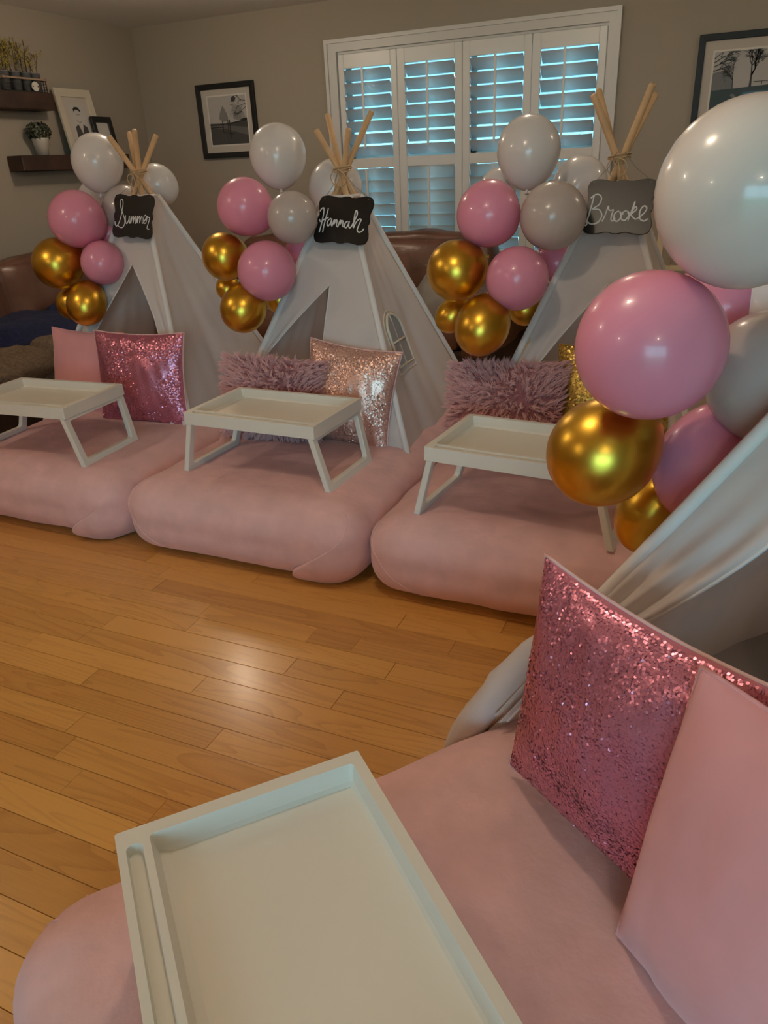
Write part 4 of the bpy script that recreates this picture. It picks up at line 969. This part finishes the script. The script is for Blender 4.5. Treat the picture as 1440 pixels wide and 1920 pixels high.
# large picture, cut by the right edge
t = thing('framed_picture', 'large black framed print of bare winter trees at the upper right', 'picture', (0.01, YB - .002, 1.626))
frame_parts(t, 0.72, 0.478, .033, .026, M['black'])
flat(t, 'mat_board', rect(-.328, .328, -.207, .207), -.008, M['matboard']); flat(t, 'mat_bevel', rect(-.282, .282, -.160, .160), -.0088, M['matedge'])
flat(t, 'print', rect(-.272, .272, -.150, .150), -.0096, M['p_sky'])
flat(t, 'print_ground', [(-.272, -.150), (.272, -.150), (.272, -.018), (.05, -.022), (-.272, -.035)], -.0102, M['p_ground2'])
flat(t, 'print_haze', [(-.272, -.04), (-.16, -.035), (-.17, .03), (-.21, .06), (-.272, .05)], -.0100, M['p_haze'])
rr = random.Random(11)
for (cx, zb, L_, wd, dp, mm) in ((-.075, -.028, .055, .013, 6, 'p_branch'), (-.165, -.03, .04, .007, 5, 'p_ground'), (-.205, -.03, .035, .005, 5, 'p_tree'), (.14, -.02, .05, .012, 6, 'p_branch')):
    b = MB(); branch_shapes(b, cx, zb, math.pi / 2, L_, wd, dp, rr, -.0108); clipb(b, -.272, .272, -.150, .150); b.build('print_tree', M[mm], t)
b = MB()
for k in range(4): branch_shapes(b, -.272, .06 + k * .02, .2 + .15 * k, .05, .006, 4, rr, -.0110)
clipb(b, -.272, .272, -.150, .150); b.build('print_branches', M['p_branch'], t)
for q in (rect(-.06, .25, -.006, -.003), rect(-.02, -.016, -.02, -.004), rect(.06, .064, -.02, -.004)): flat(t, 'print_fence', q, -.0111, M['p_branch'])
flat(t, 'print_bench', [(-.165, -.055), (-.15, -.06), (-.13, -.085), (-.14, -.09), (-.17, -.065)], -.0107, M['p_haze'])

# ------------------------------------------------------------------ wall shelves and what stands on them
def make_shelf(y0, y1, z0, z1, label):
    t = thing('floating_shelf', label, 'shelf', (XL, y0, z0))
    b = MB(); b.bbox(0.002, .13, 0, y1 - y0, 0, z1 - z0, .003); b.build('shelf_board', M['walnut'], t)
    b = MB(); b.box(0.001, .05, .04, y1 - y0 - .06, -.004, 0.001); b.build('wall_cleat', M['walnut'], t); return t
make_shelf(3.35, 4.148, 1.698, 1.793, 'dark walnut floating shelf, upper one, with the zinc pots')
make_shelf(3.788, 4.76, 1.352, 1.441, 'dark walnut floating shelf, lower one, with the boxwood pot')
# caddy with zinc pots of yellow sprigs
zs = 1.7935
cad = thing('pot_caddy', 'wood and wire caddy holding zinc pots on the upper shelf', 'caddy', (XL + .072, 3.97, zs))
b = MB(); b.box(.036, .046, -.17, .155, .068, .078); b.box(-.046, -.036, -.17, .155, .068, .078); b.box(-.046, .046, .150, .160, .066, .080); b.box(-.046, .046, -.18, -.17, .066, .080); b.build('rail', M['caddy'], cad)
b = MB(); b.box(-.046, .046, -.175, .155, 0.0, .005)
for k in range(5):
    for q in range(3): b.tube([(-.04 + .02 * k, .155 - .004 * q, .004), (-.04 + .02 * k, .155 - .004 * q, .068)], .0012, 5)
for z in (.02, .035, .05): b.tube([(-.042, .155, z), (.042, .155, z)], .0012, 5)
for z in (.02, .045): b.tube([(.042, -.17, z), (.042, -.10, z)], .0012, 5)
b.build('wire_basket', M['wire'], cad)
b = MB()
prof = [(0.0, 0), (.030, 0), (.030, .006)]
v = []; n = 20
for e in (0, .006):
    for k in range(n): a = 2 * math.pi * k / n; v.append((.048 + e, .050 + .027 * math.cos(a), .032 + .027 * math.sin(a)))
b.add(v, [tuple(range(n))[::-1], tuple(range(n, 2 * n))] + [(k, (k + 1) % n, n + (k + 1) % n, n + k) for k in range(n)]); b.build('round_tag', M['whitepot'], cad)
for s in (-1, 1):
    b = MB(); b.box(.054, .056, .050 + s * .019 - .003, .050 + s * .019 + .003, .029, .035); b.build('tag_screw', M['black'], cad)
rr = random.Random(21)
POTS = [(-.13, 'leftmost zinc pot of dense yellow sprigs, cut by the photo edge'), (-.045, 'zinc pot of yellow sprigs, second in the caddy'), (.035, 'zinc pot of yellow sprigs above the round tag'), (.110, 'zinc pot of sparse yellow sprigs at the right end of the caddy')]
for i, (yy, lab) in enumerate(POTS):
    p = thing('zinc_pot', lab, 'potted plant', (XL + .072, 3.97 + yy, zs + .0052), 0, 'zinc pots on the upper shelf')
    b = MB(); b.lathe([(.028, 0), (.033, .098), (.035, .100), (.035, .104), (.031, .104), (.031, .09)], 22); b.build('pot', M['zinc'], p, True)
    st = MB(); bl = MB(); hgt = (.20, .20, .20, .16)[i]
    for k in range((7, 4, 4, 3)[i]):
        a = rr.uniform(0, 6.28); lean = rr.uniform(.0, .38); x0_, y0_ = .012 * math.cos(a), .012 * math.sin(a); hh = hgt * rr.uniform(.65, 1.05)
        pts = [Vector((x0_ + math.cos(a) * lean * hh * (q / 5) * .6, y0_ + math.sin(a) * lean * hh * (q / 5) + .004 * math.sin(q * 2 + k), .085 + hh * q / 5)) for q in range(6)]
        st.tube(pts, [.0022, .002, .0018, .0016, .0013, .001], 5)
        for q in range(3):
            s0 = lerp(pts[2], pts[4], rr.random()); a2 = rr.uniform(0, 6.28); e = s0 + Vector((math.cos(a2) * .03, math.sin(a2) * .045, rr.uniform(.02, .05))); st.tube([s0, e], .0011, 4)
            for _ in range(7):
                c = lerp(s0, e, rr.random()) + Vector((rr.gauss(0, .006), rr.gauss(0, .010), rr.gauss(0, .008))); d = Vector((rr.gauss(0, 1), rr.gauss(0, 1), rr.gauss(0, 1))).normalized() * .0075; d2 = d.cross(Vector((rr.gauss(0, 1), .3, 1))).normalized() * .003
                bl.add([c - d, c + d2, c + d, c - d2], [(0, 1, 2, 3)])
        for _ in range((60, 26, 26, 12)[i]):
            c = lerp(pts[1], pts[5], rr.random()) + Vector((rr.gauss(0, .010), rr.gauss(0, .014), rr.gauss(0, .010))); d = Vector((rr.gauss(0, 1), rr.gauss(0, 1), rr.gauss(0, 1))).normalized() * .008; d2 = d.cross(Vector((rr.gauss(0, 1), .3, 1))).normalized() * .0032
            bl.add([c - d, c + d2, c + d, c - d2], [(0, 1, 2, 3)])
    st.build('stems', M['twig'], p, True); bl.build('blossoms', M['yellow'], p, kind='stuff')
# boxwood ball in a white pot
p = thing('boxwood_plant', 'small dark boxwood ball in a white pot on the lower shelf', 'potted plant', (XL + .070, 4.02, 1.4415))
b = MB(); b.lathe([(.036, 0), (.050, .088), (.053, .092), (.053, .100), (.048, .100), (.046, .085)], 28); b.build('pot', M['whitepot'], p, True)
b = MB(); b.lathe([(.047, .088), (.02, .092), (.001, .094)], 16); b.build('soil', M['twig'], p)
lf = MB(); lh = MB()
for k in range(700):
    d = Vector((rr.gauss(0, 1), rr.gauss(0, 1), rr.gauss(0, 1))).normalized(); c = Vector((0, 0, .135)) + Vector((d.x * .066, d.y * .080, d.z * .058)) * rr.uniform(.82, 1.05)
    if c.z < .092: continue
    a = (d + Vector((rr.gauss(0, .6), rr.gauss(0, .6), rr.gauss(0, .6)))).normalized(); s = a.cross(Vector((rr.gauss(0, 1), rr.gauss(0, 1), .5))).normalized(); f_ = a.cross(s)
    (lh if rr.random() < .28 else lf).add([c - f_ * .009, c + s * .006, c + f_ * .009, c - s * .006], [(0, 1, 2, 3)])
b = MB(); b.lathe([(.001, .082), (.035, .09), (.052, .12), (.054, .145), (.04, .172), (.001, .186)], 18); b.build('core', M['leafdark'], p, True)
lf.build('leaves', M['leafdark'], p, kind='stuff'); lh.build('pale_leaves', M['leafpale'], p, kind='stuff')  # paler grey leaves mixed at random among the dark ones
# leaning frames
def lean_frame(name, label, y0, z0, w, h, lean, xb, fw, m, builder):
    t = thing(name, label, 'picture', (XL + xb, y0 + w / 2, z0)); t.rotation_euler = (0, 0, 0)
    t.matrix_world = Matrix.Translation((XL + xb, y0 + w / 2, z0)) @ Matrix.Rotation(math.pi / 2, 4, 'Z') @ Matrix.Rotation(-lean, 4, 'X') @ Matrix.Translation((0, 0, h / 2))
    frame_parts(t, w, h, fw, .020, m); builder(t, w - 2 * fw, h - 2 * fw); return t
def portrait(t, w, h):
    flat(t, 'mat_board', rect(-w / 2 - .004, w / 2 + .004, -h / 2 - .004, h / 2 + .004), -.007, M['matboard'])
    a, c = w * .33, h * .36; flat(t, 'print', rect(-a, a, -c, c), -.0078, M['p_paper'])
    # ink drawing of a man in a dark jacket: hair, jacket, shirt
    flat(t, 'print_hair', [(-a * .42, c * .55), (-a * .46, c * .72), (-a * .2, c * .86), (a * .2, c * .84), (a * .42, c * .66), (a * .36, c * .56), (a * .1, c * .70), (-a * .25, c * .70)], -.0084, M['p_black'])
    flat(t, 'print_jacket', [(-a * .8, -c), (-a * .72, -c * .30), (-a * .30, -c * .12), (0, -c * .75), (a * .30, -c * .12), (a * .72, -c * .30), (a * .8, -c)], -.0084, M['p_ground'])
    flat(t, 'print_jaw', [(-a * .30, c * .12), (-a * .05, -c * .02), (a * .20, c * .06), (a * .18, c * .02), (-a * .05, -c * .07), (-a * .33, c * .08)], -.0084, M['p_tree'])
    flat(t, 'print_eyes', rect(-a * .25, a * .22, c * .40, c * .44), -.0084, M['p_tree'])
def sketch(t, w, h):
    flat(t, 'mat_board', rect(-w / 2 - .004, w / 2 + .004, -h / 2 - .004, h / 2 + .004), -.007, M['p_paper'])
    for q in range(5):
        a = -.012 + q * .007; flat(t, 'print_lines', [(a, -.03), (a + .02, -.024 + q * .002), (a + .02, -.021 + q * .002), (a, -.027)], -.0078, M['p_black'])
lean_frame('framed_portrait', 'cream framed ink portrait leaning on the lower shelf', 4.235, 1.442, 0.325, 0.40, .17, .098, .050, M['creamframe'], portrait)
lean_frame('framed_sketch', 'small black framed sketch in front of the cream portrait frame', 4.470, 1.442, 0.19, 0.235, .16, .124, .036, M['black'], sketch)
